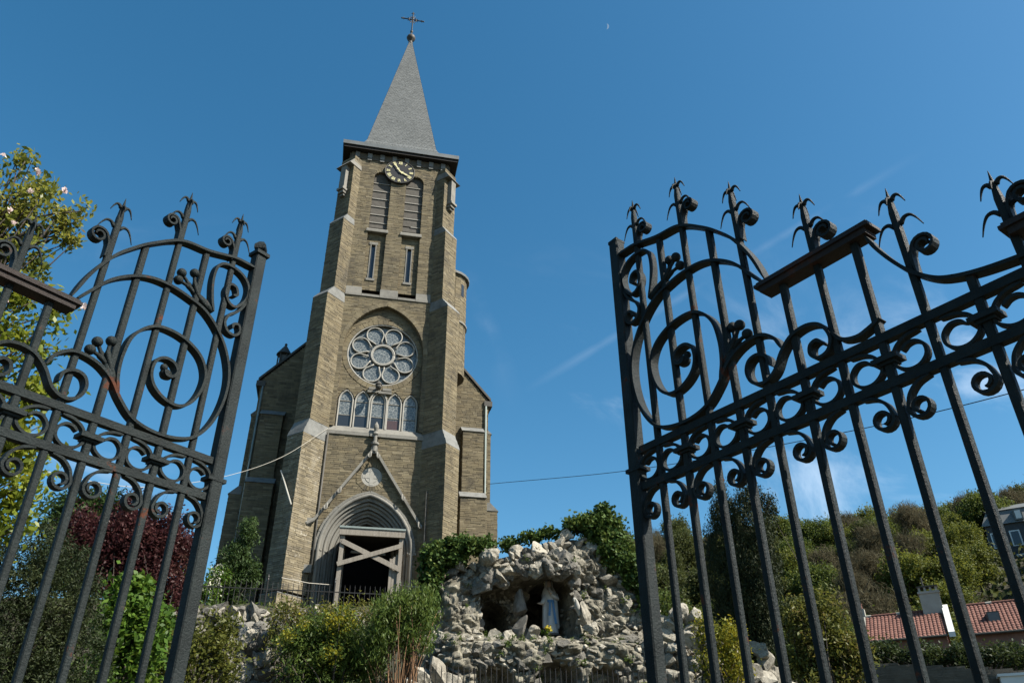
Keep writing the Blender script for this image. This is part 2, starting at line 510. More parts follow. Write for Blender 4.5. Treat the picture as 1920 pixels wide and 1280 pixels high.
def link(name, me, parent=None, kind=None, loc=None):
    o = bpy.data.objects.new(name, me)
    COL.objects.link(o)
    if parent is not None:
        o.parent = parent
        if loc is None:
            o.matrix_parent_inverse = Matrix.Translation(-ROOTLOC[parent])
    if loc is not None:
        o.location = loc
    if kind:
        o['kind'] = kind
    ROOTLOC[o] = Vector((0, 0, 0)) if parent is None else Vector((0, 0, 0))
    return o


ROOTLOC = {}


def thing(name, label, cat, loc=(0, 0, 0), group=None, rotz=0):
    o = bpy.data.objects.new(name, None)
    o.empty_display_size = 0.3
    COL.objects.link(o)
    o.location = loc
    o.rotation_euler = (0, 0, rotz)
    o['label'] = label
    o['category'] = cat
    if group:
        o['group'] = group
    ROOTLOC[o] = Vector(loc)
    return o


def tag(o, label, cat, group=None):
    o['label'] = label
    o['category'] = cat
    if group:
        o['group'] = group
    return o


class MB:
    """collects verts and faces of one mesh"""

    def __init__(s):
        s.v = []
        s.f = []
        s.mi = []

    def add(s, vs, fs, mi=0):
        k = len(s.v)
        s.v += [tuple(map(float, p)) for p in vs]
        s.f += [tuple(i+k for i in f) for f in fs]
        s.mi += [mi]*len(fs)

    def box(s, x0, x1, y0, y1, z0, z1, M=None, mi=0):
        vs = [(x0, y0, z0), (x1, y0, z0), (x1, y1, z0), (x0, y1, z0), (x0, y0, z1), (x1, y0, z1), (x1, y1, z1), (x0, y1, z1)]
        if M is not None:
            vs = [M @ Vector(p) for p in vs]
        s.add(vs, [(0, 3, 2, 1), (4, 5, 6, 7), (0, 1, 5, 4), (1, 2, 6, 5), (2, 3, 7, 6), (3, 0, 4, 7)], mi)

    def hexa(s, p, mi=0):
        s.add(p, [(0, 3, 2, 1), (4, 5, 6, 7), (0, 1, 5, 4), (1, 2, 6, 5), (2, 3, 7, 6), (3, 0, 4, 7)], mi)

    def prism(s, poly, off, mi=0):
        """closed prism: polygon (3d points) extruded by vector off"""
        n = len(poly)
        off = Vector(off)
        vs = [Vector(p) for p in poly]+[Vector(p)+off for p in poly]
        fs = [tuple(range(n))[::-1], tuple(range(n, 2*n))]
        for i in range(n):
            j = (i+1) % n
            fs.append((i, j, n+j, n+i))
        s.add(vs, fs, mi)

    def tube(s, pts, r, n=8, mi=0, cap=True, up=None):
        pts = [Vector(p) for p in pts]
        m = len(pts)
        rs = r if isinstance(r, (list, tuple)) else [r]*m
        k = len(s.v)
        ref = None
        for i, p in enumerate(pts):
            d = (pts[min(i+1, m-1)]-pts[max(i-1, 0)]).normalized()
            if ref is None:
                a = Vector((0, 0, 1)) if abs(d.z) < .9 else Vector((1, 0, 0))
                ref = (a-d*a.dot(d)).normalized()
            else:
                ref = (ref-d*ref.dot(d)).normalized()
            b = d.cross(ref)
            for j in range(n):
                t = 2*pi*(j+.5)/n
                q = p+(ref*cos(t)+b*sin(t))*rs[i]
                s.v.append(tuple(q))
        for i in range(m-1):
            for j in range(n):
                a0, a1 = k+i*n+j, k+i*n+(j+1) % n
                s.f.append((a0, a1, a1+n, a0+n))
                s.mi.append(mi)
        if cap:
            s.f.append(tuple(k+j for j in range(n))[::-1])
            s.f.append(tuple(k+(m-1)*n+j for j in range(n)))
            s.mi += [mi, mi]

    def sphere(s, c, r, nu=12, nv=8, mi=0, sc=(1, 1, 1)):
        vs = []
        fs = []
        for i in range(nv+1):
            t = pi*i/nv
            for j in range(nu):
                p = 2*pi*j/nu
                vs.append((c[0]+r*sc[0]*sin(t)*cos(p), c[1]+r*sc[1]*sin(t)*sin(p), c[2]+r*sc[2]*cos(t)))
        for i in range(nv):
            for j in range(nu):
                a = i*nu+j
                b = i*nu+(j+1) % nu
                if i == 0:
                    fs.append((a, a+nu, b+nu))
                elif i == nv-1:
                    fs.append((a, a+nu, b))
                else:
                    fs.append((a, a+nu, b+nu, b))
        s.add(vs, fs, mi)

    def lathe(s, prof, c, n=16, mi=0):
        k = len(s.v)
        for (r, z) in prof:
            for j in range(n):
                t = 2*pi*j/n
                s.v.append((c[0]+r*cos(t), c[1]+r*sin(t), c[2]+z))
        for i in range(len(prof)-1):
            for j in range(n):
                a, b = k+i*n+j, k+i*n+(j+1) % n
                s.f.append((a, b, b+n, a+n))
                s.mi.append(mi)
        s.f.append(tuple(k+j for j in range(n))[::-1])
        s.f.append(tuple(k+(len(prof)-1)*n+j for j in range(n)))
        s.mi += [mi, mi]

    def mesh(s, name, mats, smooth=False):
        me = bpy.data.meshes.new(name)
        me.from_pydata(s.v, [], s.f)
        finish(me, mats, smooth)
        if any(s.mi):
            me.polygons.foreach_set('material_index', s.mi)
        return me

    def build(s, name, mats, parent=None, kind=None, smooth=False, loc=None):
        return link(name, s.mesh(name, mats, smooth), parent, kind, loc)


def np_mesh(name, verts, nper, fidx, mats, smooth=False, mi=None):
    """verts (K, nper, 3); fidx: list of faces inside one item (all same length or mixed 3/4)"""
    K = verts.shape[0]
    V = verts.reshape(-1, 3)
    me = bpy.data.meshes.new(name)
    me.vertices.add(len(V))
    me.vertices.foreach_set('co', V.astype(np.float32).ravel())
    ls = [len(f) for f in fidx]
    flat = np.concatenate([np.array(f) for f in fidx])
    loops = (flat[None, :]+(np.arange(K)*nper)[:, None]).ravel()
    me.loops.add(len(loops))
    me.loops.foreach_set('vertex_index', loops.astype(np.int32))
    tot = np.tile(np.array(ls), K)
    st = np.concatenate([[0], np.cumsum(tot)[:-1]])
    me.polygons.add(len(tot))
    me.polygons.foreach_set('loop_start', st.astype(np.int32))
    me.polygons.foreach_set('loop_total', tot.astype(np.int32))
    me.update(calc_edges=True)
    finish(me, mats, smooth)
    me.validate()
    return me


def spline(pts, res=6):
    """Catmull-Rom through 2d/3d points"""
    P = [np.array(p, float) for p in pts]
    P = [2*P[0]-P[1]]+P+[2*P[-1]-P[-2]]
    out = []
    for i in range(1, len(P)-2):
        p0, p1, p2, p3 = P[i-1:i+3]
        for k in range(res):
            t = k/res
            out.append(0.5*((2*p1)+(-p0+p2)*t+(2*p0-5*p1+4*p2-p3)*t*t+(-p0+3*p1-3*p2+p3)*t**3))
    out.append(P[-2])
    return out


def ss(a, b, x):
    t = np.clip((x-a)/(b-a), 0, 1)
    return t*t*(3-2*t)


def profile(y):
    return np.interp(y, [-50, 4, 9, 16.5, 27.2, 28.3, 28.9, 400], [0, 0, 0.7, 2.5, 5.7, 6.0, 7.3, 7.3])


def ground_z(x, y):
    x = np.asarray(x, float)
    y = np.asarray(y, float)
    side = 1-0.25*ss(8.5, 12, x)
    z = profile(y)*side
    d = np.hypot(x, y)
    az = np.degrees(np.arctan2(x, y))
    af = ss(4, 19, az)*(1-ss(95, 130, az))
    hill = 41*ss(72, 188, d)*af
    back = 14*ss(60, 200, d)*(1-af)*(y > 0)
    return z+hill+back


print('head ok')
# ------------------------------------------------------------------ ground
def build_ground():
    def axis(lim):
        a = np.concatenate([np.arange(0, 40, 1.0), np.arange(40, 120, 4), np.arange(120, 320, 10), [330, 420, 600, 900, 1500, 2500]])
        return np.concatenate([-a[:0:-1], a])
    xs = axis(0)
    ys = axis(0)
    X, Y = np.meshgrid(xs, ys)
    Z = ground_z(X, Y)
    n = RNG.normal(0, 1, Z.shape)
    Z = Z+n*0.03*np.clip(np.hypot(X, Y)/10, 0, 3)*(np.hypot(X, Y) > 3)
    nx = len(xs)
    V = np.stack([X, Y, Z], -1).reshape(-1, 3)
    me = bpy.data.meshes.new('ground')
    idx = np.arange(len(V)).reshape(len(ys), nx)
    F = np.stack([idx[:-1, :-1], idx[:-1, 1:], idx[1:, 1:], idx[1:, :-1]], -1).reshape(-1, 4)
    me.from_pydata(V.tolist(), [], F.tolist())
    finish(me, MT['soil'], True)
    link('ground', me, kind='structure')
    # gravel path in the gateway
    b = MB()
    py = np.linspace(-6, 15, 22)
    for i in range(len(py)-1):
        a, c = py[i], py[i+1]
        b.add([(-1.1+.05*a, a, float(profile(a))+.02+.004), (1.2+.05*a, a, float(profile(a))+.024), (1.2+.05*c, c, float(profile(c))+.024), (-1.1+.05*c, c, float(profile(c))+.024)], [(0, 1, 2, 3)])
    b.build('garden_path', MT['cobble'], kind='structure')


build_ground()

# ------------------------------------------------------------------ leaf clouds


def leaf_verts(C, size, up=None, fold=0.25, aspect=0.5, jitter=0.35, nrm=None, droop=0.0):
    """C (K,3) centres -> (K,4,3) folded leaves"""
    K = len(C)
    s = size*(1+jitter*RNG.uniform(-1, 1, (K, 1)))
    d = RNG.normal(0, 1, (K, 3))
    if up is not None:
        d = d*(1-up[1])+np.array(up[0])*up[1]*1.6
    d[:, 2] -= droop
    d /= np.linalg.norm(d, axis=1, keepdims=True)
    if nrm is None:
        n = RNG.normal(0, 1, (K, 3))
        n[:, 2] = np.abs(n[:, 2])*0.8+0.35
    else:
        n = nrm+RNG.normal(0, .45, (K, 3))
    w = np.cross(d, n)
    w /= (np.linalg.norm(w, axis=1, keepdims=True)+1e-9)
    n = np.cross(w, d)
    base = C-d*s*.5
    tip = C+d*s*.5
    mid = C+n*s*-fold*aspect
    l = mid-w*s*aspect*.5+n*s*fold*aspect
    r = mid+w*s*aspect*.5+n*s*fold*aspect
    return np.stack([base, l, tip, r], 1)


LEAF_F = [(0, 2, 1), (0, 3, 2)]


def clump_points(ells, clumps, per, spread, shell=0.55, zflat=1.0):
    """points gathered in small clumps spread near the surface of the ellipsoids"""
    P = []
    CC = []
    vol = np.array([max(e[3]*e[4]*e[5], 1e-4)**(2/3) for e in ells])
    cnt = np.maximum((clumps*vol/vol.sum()).astype(int), 2)
    for e, k in zip(ells, cnt):
        d = RNG.normal(0, 1, (k, 3))
        d /= np.linalg.norm(d, axis=1, keepdims=True)
        r = RNG.uniform(shell, 1.12, (k, 1))**1.0
        c = np.array(e[:3])+d*r*np.array(e[3:6])
        CC.append(c)
        sp = spread*RNG.uniform(.6, 1.4, (k, 1, 1))
        p = c[:, None, :]+RNG.normal(0, 1, (k, per, 3))*sp*np.array([1, 1, zflat])
        P.append(p.reshape(-1, 3))
    return np.concatenate(P), np.concatenate(CC)


def foliage(name, ells, clumps, per, spread, size, m, parent=None, up=None, aspect=.5, shell=.55, kind=None, fold=.25, zflat=1.0, droop=0.0):
    P, CC = clump_points(ells, clumps, per, spread, shell, zflat)
    lv = leaf_verts(P, size, up, fold, aspect, droop=droop)
    me = np_mesh(name, lv, 4, LEAF_F, m)
    return link(name, me, parent, kind), CC


def branches(name, base, tips, parent, m, r0=0.05, r1=0.006, bend=0.15, n=6, trunk_top=None, seed=1):
    rg = random.Random(seed)
    b = MB()
    base = Vector(base)
    top = Vector(trunk_top) if trunk_top else None
    if top:
        mid = (base+top)/2+Vector((rg.uniform(-1, 1), rg.uniform(-1, 1), 0))*bend*.4
        b.tube([base, mid, top], [r0, r0*.8, r0*.55], n)
    for t in tips:
        t = Vector(t)
        st = base.lerp(top, rg.uniform(.35, 1)) if top else base
        mid = st.lerp(t, .5)+Vector((rg.uniform(-1, 1), rg.uniform(-1, 1), rg.uniform(-.3, 1)))*bend*(t-st).length
        rr = r0*.5 if top else r0
        pts = spline([st, mid, t], 4)
        b.tube(pts, [rr+(r1-rr)*i/(len(pts)-1) for i in range(len(pts))], max(4, n-2))
    return b.build(name, m, parent, smooth=True)


# ------------------------------------------------------------------ rocks
def rock_mesh(seed, sub=3, cuts=10, rough=.05):
    """angular boulder: a ball cut by a few planes, then weathered"""
    bm = bmesh.new()
    bmesh.ops.create_icosphere(bm, subdivisions=sub, radius=1)
    rg = random.Random(seed)
    planes = []
    for _ in range(cuts):
        d = Vector((rg.gauss(0, 1), rg.gauss(0, 1), rg.gauss(0, 1))).normalized()
        planes.append((d, rg.uniform(.36, .78)))
    off = Vector((seed*3.1, seed*1.7, 0))
    for v in bm.verts:
        p = v.co.copy()
        for _ in range(2):
            for d, h in planes:
                e = p.dot(d)-h
                if e > 0:
                    p -= d*e
        nz = noise.fractal(p*2.2+off, .9, 2.2, 4)
        cr = abs(noise.noise(p*1.6+off*2))
        pit = noise.fractal(p*5.5+off, .8, 2.1, 3)
        v.co = p*(1.12+nz*rough*2.6+pit*.05-.12*max(0, 1-cr/.07))
    me = bpy.data.meshes.new('rock')
    bm.to_mesh(me)
    bm.free()
    return me


ROCKS = []
ROCKS_D = []
ROCKS_G = []
for i in range(14):
    me = rock_mesh(i+1, 4 if i < 5 else 3 if i < 10 else 2)
    finish(me, MT['rock'], False)
    ROCKS.append(me)
    if i < 10:
        m2 = me.copy()
        m2.materials.clear()
        m2.materials.append(MT['rockgrey'])
        ROCKS_G.append(m2)
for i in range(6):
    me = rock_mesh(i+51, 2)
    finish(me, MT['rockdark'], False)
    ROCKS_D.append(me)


def put_rock(p, s, parent, seed, pool=None, flat=1.0, name='rock'):
    rg = random.Random(seed)
    me = (pool or ROCKS)[rg.randrange(len(pool or ROCKS))]
    o = bpy.data.objects.new(name, me)
    COL.objects.link(o)
    sc = Vector((s*rg.uniform(.8, 1.25), s*rg.uniform(.75, 1.1), s*rg.uniform(.65, 1.05)*flat))
    o.scale = sc
    o.rotation_euler = (rg.uniform(-.5, .5), rg.uniform(-.5, .5), rg.uniform(0, 6.28))
    if parent is not None:
        o.parent = parent
        o.location = Vector(p)-ROOTLOC[parent]
    else:
        o.location = p
    return o
# ------------------------------------------------------------------ church
CX, FY, ZB = 0.92, 36.0, 7.0
church = thing('church', 'tall brown stone church with a pointed slate spire, clock and rose window', 'church', (CX, 39, 7.3))


class Stones:
    def __init__(s, seed=1):
        s.st = []
        s.mo = []
        s.rg = np.random.default_rng(seed)

    def face(s, O, S, Nn, z0, z1, iv, rowh=(.062, .118), wid=(.2, .62), proud=(.004, .022), gap=.012, edge=0.0):
        """courses of rubble on a vertical plane; iv(z) -> list of (s0, s1)"""
        rg = s.rg
        O, S, Nn = np.array(O, float), np.array(S, float), np.array(Nn, float)
        z = z0
        while z < z1-0.02:
            h = rg.uniform(*rowh)
            if z+h > z1-0.05:
                h = z1-z
            for (a, b) in iv(z+h*.5):
                if b-a < .03:
                    continue
                s.mo.append([O+S*a+[0, 0, z], O+S*b+[0, 0, z], O+S*b+[0, 0, z+h], O+S*a+[0, 0, z+h]])
                x = a-edge
                b2 = b+edge
                while x < b2-1e-6:
                    w = rg.uniform(*wid)
                    if x+w > b2-.12:
                        w = b2-x
                    if w > .03:
                        g = gap*.5
                        p = rg.uniform(*proud)
                        j = rg.uniform(-.006, .006, (4, 2))
                        q = [(x+g, z+g), (x+w-g, z+g), (x+w-g, z+h-g), (x+g, z+h-g)]
                        vs = [O+S*u+Nn*-.01+[0, 0, v] for (u, v) in q]
                        vs += [O+S*(u+jj[0])+Nn*(p+rg.uniform(-.004, .004))+[0, 0, v+jj[1]] for (u, v), jj in zip(q, j)]
                        s.st.append(vs)
                    x += w
            z += h

    def build(s, parent, m='stone', name='stone_courses'):
        if s.st:
            V = np.array(s.st)
            me = np_mesh(name, V, 8, [(4, 5, 6, 7), (0, 1, 5, 4), (1, 2, 6, 5), (2, 3, 7, 6), (3, 0, 4, 7)], MT[m])
            link(name, me, parent, 'stuff')
        if s.mo:
            me = np_mesh('mortar_bed', np.array(s.mo), 4, [(0, 1, 2, 3)], MT['mortar'])
            link('mortar_bed', me, parent, 'stuff')


def sub(iv, holes):
    out = list(iv)
    for h in holes:
        if h is None:
            continue
        a, b = h
        nx = []
        for (p, q) in out:
            if b <= p or a >= q:
                nx.append((p, q))
                continue
            if a > p:
                nx.append((p, a))
            if b < q:
                nx.append((b, q))
        out = nx
    return out


def pointed(half, spring, apex):
    h = apex-spring
    R = (half*half+h*h)/(2*half)

    def hw(z):
        if z <= spring:
            return half
        if z >= apex:
            return 0
        return max(0, half-R+sqrt(max(0, R*R-(z-spring)**2)))
    return hw


def arch_pts(half, spring, apex, n=20, foot=None):
    hw = pointed(half, spring, apex)
    h = apex-spring
    R = (half*half+h*h)/(2*half)
    amax = math.asin(min(1, h/R))
    left = []
    for i in range(n+1):
        a = amax*i/n
        left.append((-(half-R+R*cos(a)), spring+R*sin(a)))
    if foot is not None:
        left = [(-half, foot)]+left
    return left+[(-x, z) for (x, z) in left[::-1][1:]]


def circ(x0, z0, r):
    return lambda z: None if abs(z-z0) >= r else (x0-sqrt(r*r-(z-z0)**2), x0+sqrt(r*r-(z-z0)**2))


HW = 3.05        # half width of the tower
RW = 2.31        # where the diagonal buttresses meet the front
RZ, RR = 21.80, 1.84
blind = pointed(2.10, 21.9, 24.68)
portal_hw = pointed(2.16, 11.3, 14.05)
P0 = np.array([CX, FY, 0])
EX, EY = np.array([1., 0, 0]), np.array([0, 1., 0])
tower = Stones(3)
BE_C, BE_H, BE_SP, BE_Z0 = 0.965, 0.525, 33.72, 25.72


def belf(z):
    if z < BE_Z0 or z > BE_SP+BE_H:
        return None
    return BE_H if z < BE_SP else sqrt(max(0, BE_H**2-(z-BE_SP)**2))


def front_iv(z):
    holes = []
    b = belf(z)
    if b:
        holes += [(-BE_C-b, -BE_C+b), (BE_C-b, BE_C+b)]
    if 25.22 < z < 25.72:
        holes.append((-2.4, 2.4))
    if 17.02 < z < 24.68:
        w = blind(z)
        holes.append((-w, w))
    if 16.98 < z < 17.46:
        holes.append((-2.4, 2.4))
    if z < 14.05:
        w = portal_hw(z)
        holes.append((-w, w))
    holes.append(circ(0, 14.93, .60)(z))
    return sub([(-RW-.05, RW+.05)], holes)


tower.face(P0, EX, -EY, ZB, 35.5, front_iv)
# back of the blind arch, with openings for the rose and the five lancets
LZ0, LSP, LAP, LHW = 17.55, 18.98, 19.56, .345
LCX = [-1.62+.81*i for i in range(5)]
lanc = pointed(LHW, LSP, LAP)
BD = .26


def blind_iv(z):
    w = blind(z)
    h = [circ(0, RZ, RR+.27)(z)]
    if z < LAP+.1:
        for c in LCX:
            lw = lanc(z)+.07 if z < LAP else .05
            h.append((c-lw, c+lw))
    return sub([(-w, w)], h)


tower.face(P0+EY*BD, EX, -EY, 17.46, 24.68, blind_iv)
# recessed panels below the belfry
SL = [-1.09, .965-.02]
BRD = .20


def panel_iv(z):
    h = []
    for c in (-1.08, .955):
        if 26.5 < z < 28.85:
            h.append((c-.165, c+.165))
    return sub([(-BE_C-BE_H, -BE_C+BE_H), (BE_C-BE_H, BE_C+BE_H)], h)


tower.face(P0+EY*BRD, EX, -EY, 25.72, 29.9, panel_iv)
for sx in (-1, 1):
    for e in (-1, 1):
        x = sx*BE_C+e*BE_H
        tower.face(P0+EX*x, EY, -EX*e, BE_Z0, BE_SP, lambda z: [(0.0, .45)], edge=0)
for e in (-1, 1):
    tower.face(P0+EX*(2.10*e), EY, -EX*e, 17.46, 21.9, lambda z: [(0.0, BD)], edge=0)
# tower sides
for e in (-1, 1):
    tower.face(np.array([CX+e*HW, FY, 0]), EY, EX*e, 20 if e > 0 else 22, 35.5, lambda z: [(.72, 6.0)], rowh=(.1, .16), wid=(.25, .6))
tower.build(church)

# ring stones (voussoirs) round arches
vs = MB()


def ring(pts, wid, y0, y1, mb=None, gap=.012, per=1, x0=0.0, inward=False):
    """wedge stones along a polyline in the x-z plane, growing outward by wid"""
    mb = mb or vs
    for i in range(0, len(pts)-1, per):
        p, q = Vector((pts[i][0], 0, pts[i][1])), Vector((pts[i+per][0], 0, pts[i+per][1]))
        t = (q-p).normalized()
        nrm = Vector((-t.z, 0, t.x))
        n0 = nrm
        w = wid*random.uniform(.9, 1.1)
        g = t*gap*.5
        pr = random.uniform(-.008, .008)
        a = [p+g, q-g, q-g+n0*w+t*w*.06, p+g+n0*w-t*w*.06]
        o = Vector((CX+x0, FY, 0))
        mb.hexa([o+a[0]+Vector((0, y1, 0)), o+a[1]+Vector((0, y1, 0)), o+a[1]+Vector((0, y0+pr, 0)), o+a[0]+Vector((0, y0+pr, 0)),
                 o+a[3]+Vector((0, y1, 0)), o+a[2]+Vector((0, y1, 0)), o+a[2]+Vector((0, y0+pr, 0)), o+a[3]+Vector((0, y0+pr, 0))])


def circle_pts(r, zc, n, xc=0.0):
    return [(xc-r*cos(2*pi*i/n), zc+r*sin(2*pi*i/n)) for i in range(n+1)]


ring(circle_pts(RR+.02, RZ, 46), .25, BD-.03, BD+.35)
ring(arch_pts(2.10, 21.9, 24.68, 22), .22, -.035, BD+.02)
ring(circle_pts(.5, 14.93, 30), .24, -.03, .25)
for sx in (-1, 1):
    c = [(sx*BE_C-BE_H*cos(pi*i/14), BE_SP+BE_H*sin(pi*i/14)) for i in range(15)]
    ring(c, .2, -.03, .55)
vs.build('voussoirs', MT['stone'], church, kind='stuff')

# hidden body of the tower behind the facing
core = MB()
core.box(CX-HW+.0, CX-2.3, FY+.04, FY+6.1, ZB, 35.5)
core.box(CX+2.3, CX+HW-.0, FY+.04, FY+6.1, ZB, 35.5)
core.box(CX-2.29, CX+2.29, FY+.75, FY+6.1, 14.2, 35.48)
core.box(CX-2.29, CX+2.29, FY+5.0, FY+6.1, ZB, 14.19)
core.build('tower_core', MT['mortar'], church)
b = MB()
for sx in (-1, 1):                                     # dark lining behind the sides of the openings
    b.box(CX+sx*BE_C-BE_H-.02, CX+sx*BE_C+BE_H+.02, FY+.56, FY+.7, 29.9, 34.4)
b.build('belfry_mesh', MT['louvre_dark'], church)
# portal: receding moulded orders
ORD = [(2.16, -.05), (1.90, .22), (1.66, .5), (1.44, .8), (1.26, 1.1)]
AP = [14.05, 13.72, 13.42, 13.14, 12.9]
po = MB()
for i in range(4):
    (a0, y0), (a1, y1) = ORD[i], ORD[i+1]
    A = arch_pts(a0, 11.3, AP[i], 16, ZB)
    B = arch_pts(a1, 11.3, AP[i+1], 16, ZB)
    y0 += FY
    y1 += FY
    for k in range(len(A)-1):
        p = [(CX+A[k][0], y0, A[k][1]), (CX+A[k+1][0], y0, A[k+1][1]), (CX+B[k+1][0], y0+.05, B[k+1][1]), (CX+B[k][0], y0+.05, B[k][1])]
        po.add(p, [(0, 3, 2, 1)])
        q = [p[3], p[2], (CX+B[k+1][0], y1, B[k+1][1]), (CX+B[k][0], y1, B[k][1])]
        po.add(q, [(0, 3, 2, 1)])
A = arch_pts(ORD[0][0], 11.3, AP[0], 16, ZB)
for k in range(len(A)-1):
    po.add([(CX+A[k][0], FY-.05, A[k][1]), (CX+A[k+1][0], FY-.05, A[k+1][1]), (CX+A[k+1][0], FY+.1, A[k+1][1]), (CX+A[k][0], FY+.1, A[k][1])], [(0, 1, 2, 3)])
portal = po.build('portal_arch', MT['dressed'], church)
for i in range(4):
    a, y = ORD[i]
    pts = arch_pts(a-.07, 11.3, AP[i]-.08, 18, 7.2)
    r = MB()
    r.tube([(CX+x, FY+y-.03, z) for x, z in pts], .075 if i else .095, 8)
    r.build('roll_moulding', MT['dressed'], portal, smooth=True)
for sx in (-1, 1):
    for i in range(3):
        a, y = ORD[i]
        c = MB()
        x = CX+sx*(a-.12)
        c.lathe([(.07, 0), (.075, .06), (.10, .2), (.14, .26), (.14, .32)], (x, FY+y+.03, 11.0), 10)
        c.build('capital', MT['dressed'], portal)
    c = MB()
    c.box(CX+sx*2.2-.28, CX+sx*2.2+.12 if sx > 0 else CX+sx*2.2+.28, FY-.1, FY+.1, 11.26, 11.36)
    c.build('abacus', MT['dressed'], portal)
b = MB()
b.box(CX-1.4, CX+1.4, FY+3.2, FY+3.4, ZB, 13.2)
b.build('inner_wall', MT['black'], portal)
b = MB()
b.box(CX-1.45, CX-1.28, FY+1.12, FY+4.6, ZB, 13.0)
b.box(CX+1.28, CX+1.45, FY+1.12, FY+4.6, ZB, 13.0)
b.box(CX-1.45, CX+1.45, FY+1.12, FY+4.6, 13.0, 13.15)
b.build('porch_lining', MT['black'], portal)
# outer hood stones
hd = MB()
ring(arch_pts(2.18, 11.3, 14.08, 14), .10, -.11, .05, hd, gap=.006)
hd.build('hood_mould', MT['dressed'], church)

# diagonal buttresses ----------------------------------------------------
K = sqrt(.5)
BT = 1.05


def buttress(sx):
    name = 'buttress'
    corner = np.array([CX+sx*HW, FY, 0])
    D = np.array([sx*K, -K, 0])          # outwards
    T = np.array([K, sx*K, 0]) if sx > 0 else np.array([K, -K, 0])*1.0
    T = np.array([K, K*sx, 0])           # across (towards +x)
    st = Stones(20+sx)
    lo = Stones(30+sx)
    caps = []
    core = MB()
    stages = [(ZB, 9.1, 1.16), (9.25, 16.5, .98), (17.3, 24.6, .70), (25.2, 29.9, .30), (30.35, 34.9, .05)]
    for i, (z0, z1, p) in enumerate(stages):
        S = lo if (i < 2 and sx < 0) else st
        h = BT/2
        t = h
        # end face
        S.face(corner+D*p, T, D, z0, z1, lambda z: [(-t, t)], edge=.02)
        inner = -h*1.0
        # flank towards the middle of the front, and the outer flank
        fl = corner+T*(-sx*h)
        S.face(fl, D, T*(-sx), z0, z1, lambda z: [(inner-.02, p)], edge=.015)
        fo = corner+T*(sx*h)
        S.face(fo, D, T*sx, z0, z1, lambda z: [(inner-.02, p)], edge=.015)
        q = [corner+D*-.9+T*-h, corner+D*(p-.004)+T*-h, corner+D*(p-.004)+T*h, corner+D*-.9+T*h]
        q = [v+T*(.004 if k in (0, 1) else -.004) for k, v in enumerate(q)]
        core.hexa([tuple(v+[0, 0, z0]) for v in q]+[tuple(v+[0, 0, z1]) for v in q])
        # weathering above the stage
        if i < 4:
            cap = MB()
            caps.append(cap)
            zt = stages[i+1][0]
            pn = stages[i+1][2]
            e = .025 if i else .02
            hh = h+e
            bot = [corner+D*-.6+T*-hh, corner+D*(p+e)+T*-hh, corner+D*(p+e)+T*hh, corner+D*-.6+T*hh]
            top = [corner+D*-.6+T*-(h+.0), corner+D*pn+T*-(h+.0), corner+D*pn+T*(h+.0), corner+D*-.6+T*(h+.0)]
            k = 0.05
            mid = [v+[0, 0, z1+k*.8] for v in bot]
            cap.hexa([tuple(v+[0, 0, z1]) for v in bot]+[tuple(v) for v in mid])
            if zt-z1 > .3:
                steps = 3
                for s_ in range(steps):
                    f0, f1 = s_/steps, (s_+1)/steps
                    a = [m*(1-f0)+(tp+[0, 0, zt])*f0 for m, tp in zip(mid, top)]
                    c = [m*(1-f1)+(tp+[0, 0, zt])*f1 for m, tp in zip(mid, top)]
                    c = [v+[0, 0, .0] for v in c]
                    cap.hexa([tuple(v) for v in a]+[tuple(v+D*.02+[0, 0, .015]) for v in c])
    bt = core.build(name, MT['mortar'], church)
    st.build(bt)
    if sx < 0:
        lo.build(bt, 'lime_stone_wash')
    else:
        lo.build(bt)
    for cap in caps:
        cap.build('weathering_stone', MT['cap'], bt)
    # small hanging pilaster below the eaves
    g = MB()
    w = .2
    for (z0, z1, p, ww) in [(32.35, 34.1, .34, w), (32.2, 32.35, .44, w+.06), (32.0, 32.2, .34, w), (31.85, 32.0, .24, w*.7)]:
        q = [corner+D*-.2+T*-ww, corner+D*p+T*-ww, corner+D*p+T*ww, corner+D*-.2+T*ww]
        g.hexa([tuple(v+[0, 0, z0]) for v in q]+[tuple(v+[0, 0, z1]) for v in q])
    h = BT/2+.05
    a = [corner+D*-.7+T*-h, corner+D*.42+T*-h, corner+D*.42+T*h, corner+D*-.7+T*h]
    c = [corner+D*-.7+T*-h*.9, corner+D*.0+T*-h*.9, corner+D*.0+T*h*.9, corner+D*-.7+T*h*.9]
    g.hexa([tuple(v+[0, 0, 34.1]) for v in a]+[tuple(v+[0, 0, 34.75]) for v in c])
    g.build('corbelled_pilaster', MT['dressed'], bt)


buttress(-1)
buttress(1)

# string course, sill, corbel table ---------------------------------------
x = -RW
i = 0
for w in (.86, .98, .98, .98, .82):
    b = MB()
    tall = i % 2 == 0
    zt = 25.74 if tall else 25.5
    yb = -.02
    b.box(CX+x+.006, CX+x+w-.006, FY-.07, FY+.4, 25.16, 25.3)
    b.hexa([(CX+x+.006, FY-.06, 25.3), (CX+x+w-.006, FY-.06, 25.3), (CX+x+w-.006, FY+.4, 25.3), (CX+x+.006, FY+.4, 25.3),
            (CX+x+.006, FY+(yb if tall else .22), zt), (CX+x+w-.006, FY+(yb if tall else .22), zt), (CX+x+w-.006, FY+.4, zt), (CX+x+.006, FY+.4, zt)])
    b.build('string_course_block', MT['dressed'], church)
    x += w
    i += 1
b = MB()
b.box(CX-2.36, CX+2.36, FY-.07, FY+.5, 16.98, 17.16)
b.hexa([(CX-2.34, FY-.045, 17.16), (CX+2.34, FY-.045, 17.16), (CX+2.34, FY+.5, 17.16), (CX-2.34, FY+.5, 17.16),
        (CX-2.3, FY+.12, 17.46), (CX+2.3, FY+.12, 17.46), (CX+2.3, FY+.5, 17.46), (CX-2.3, FY+.5, 17.46)])
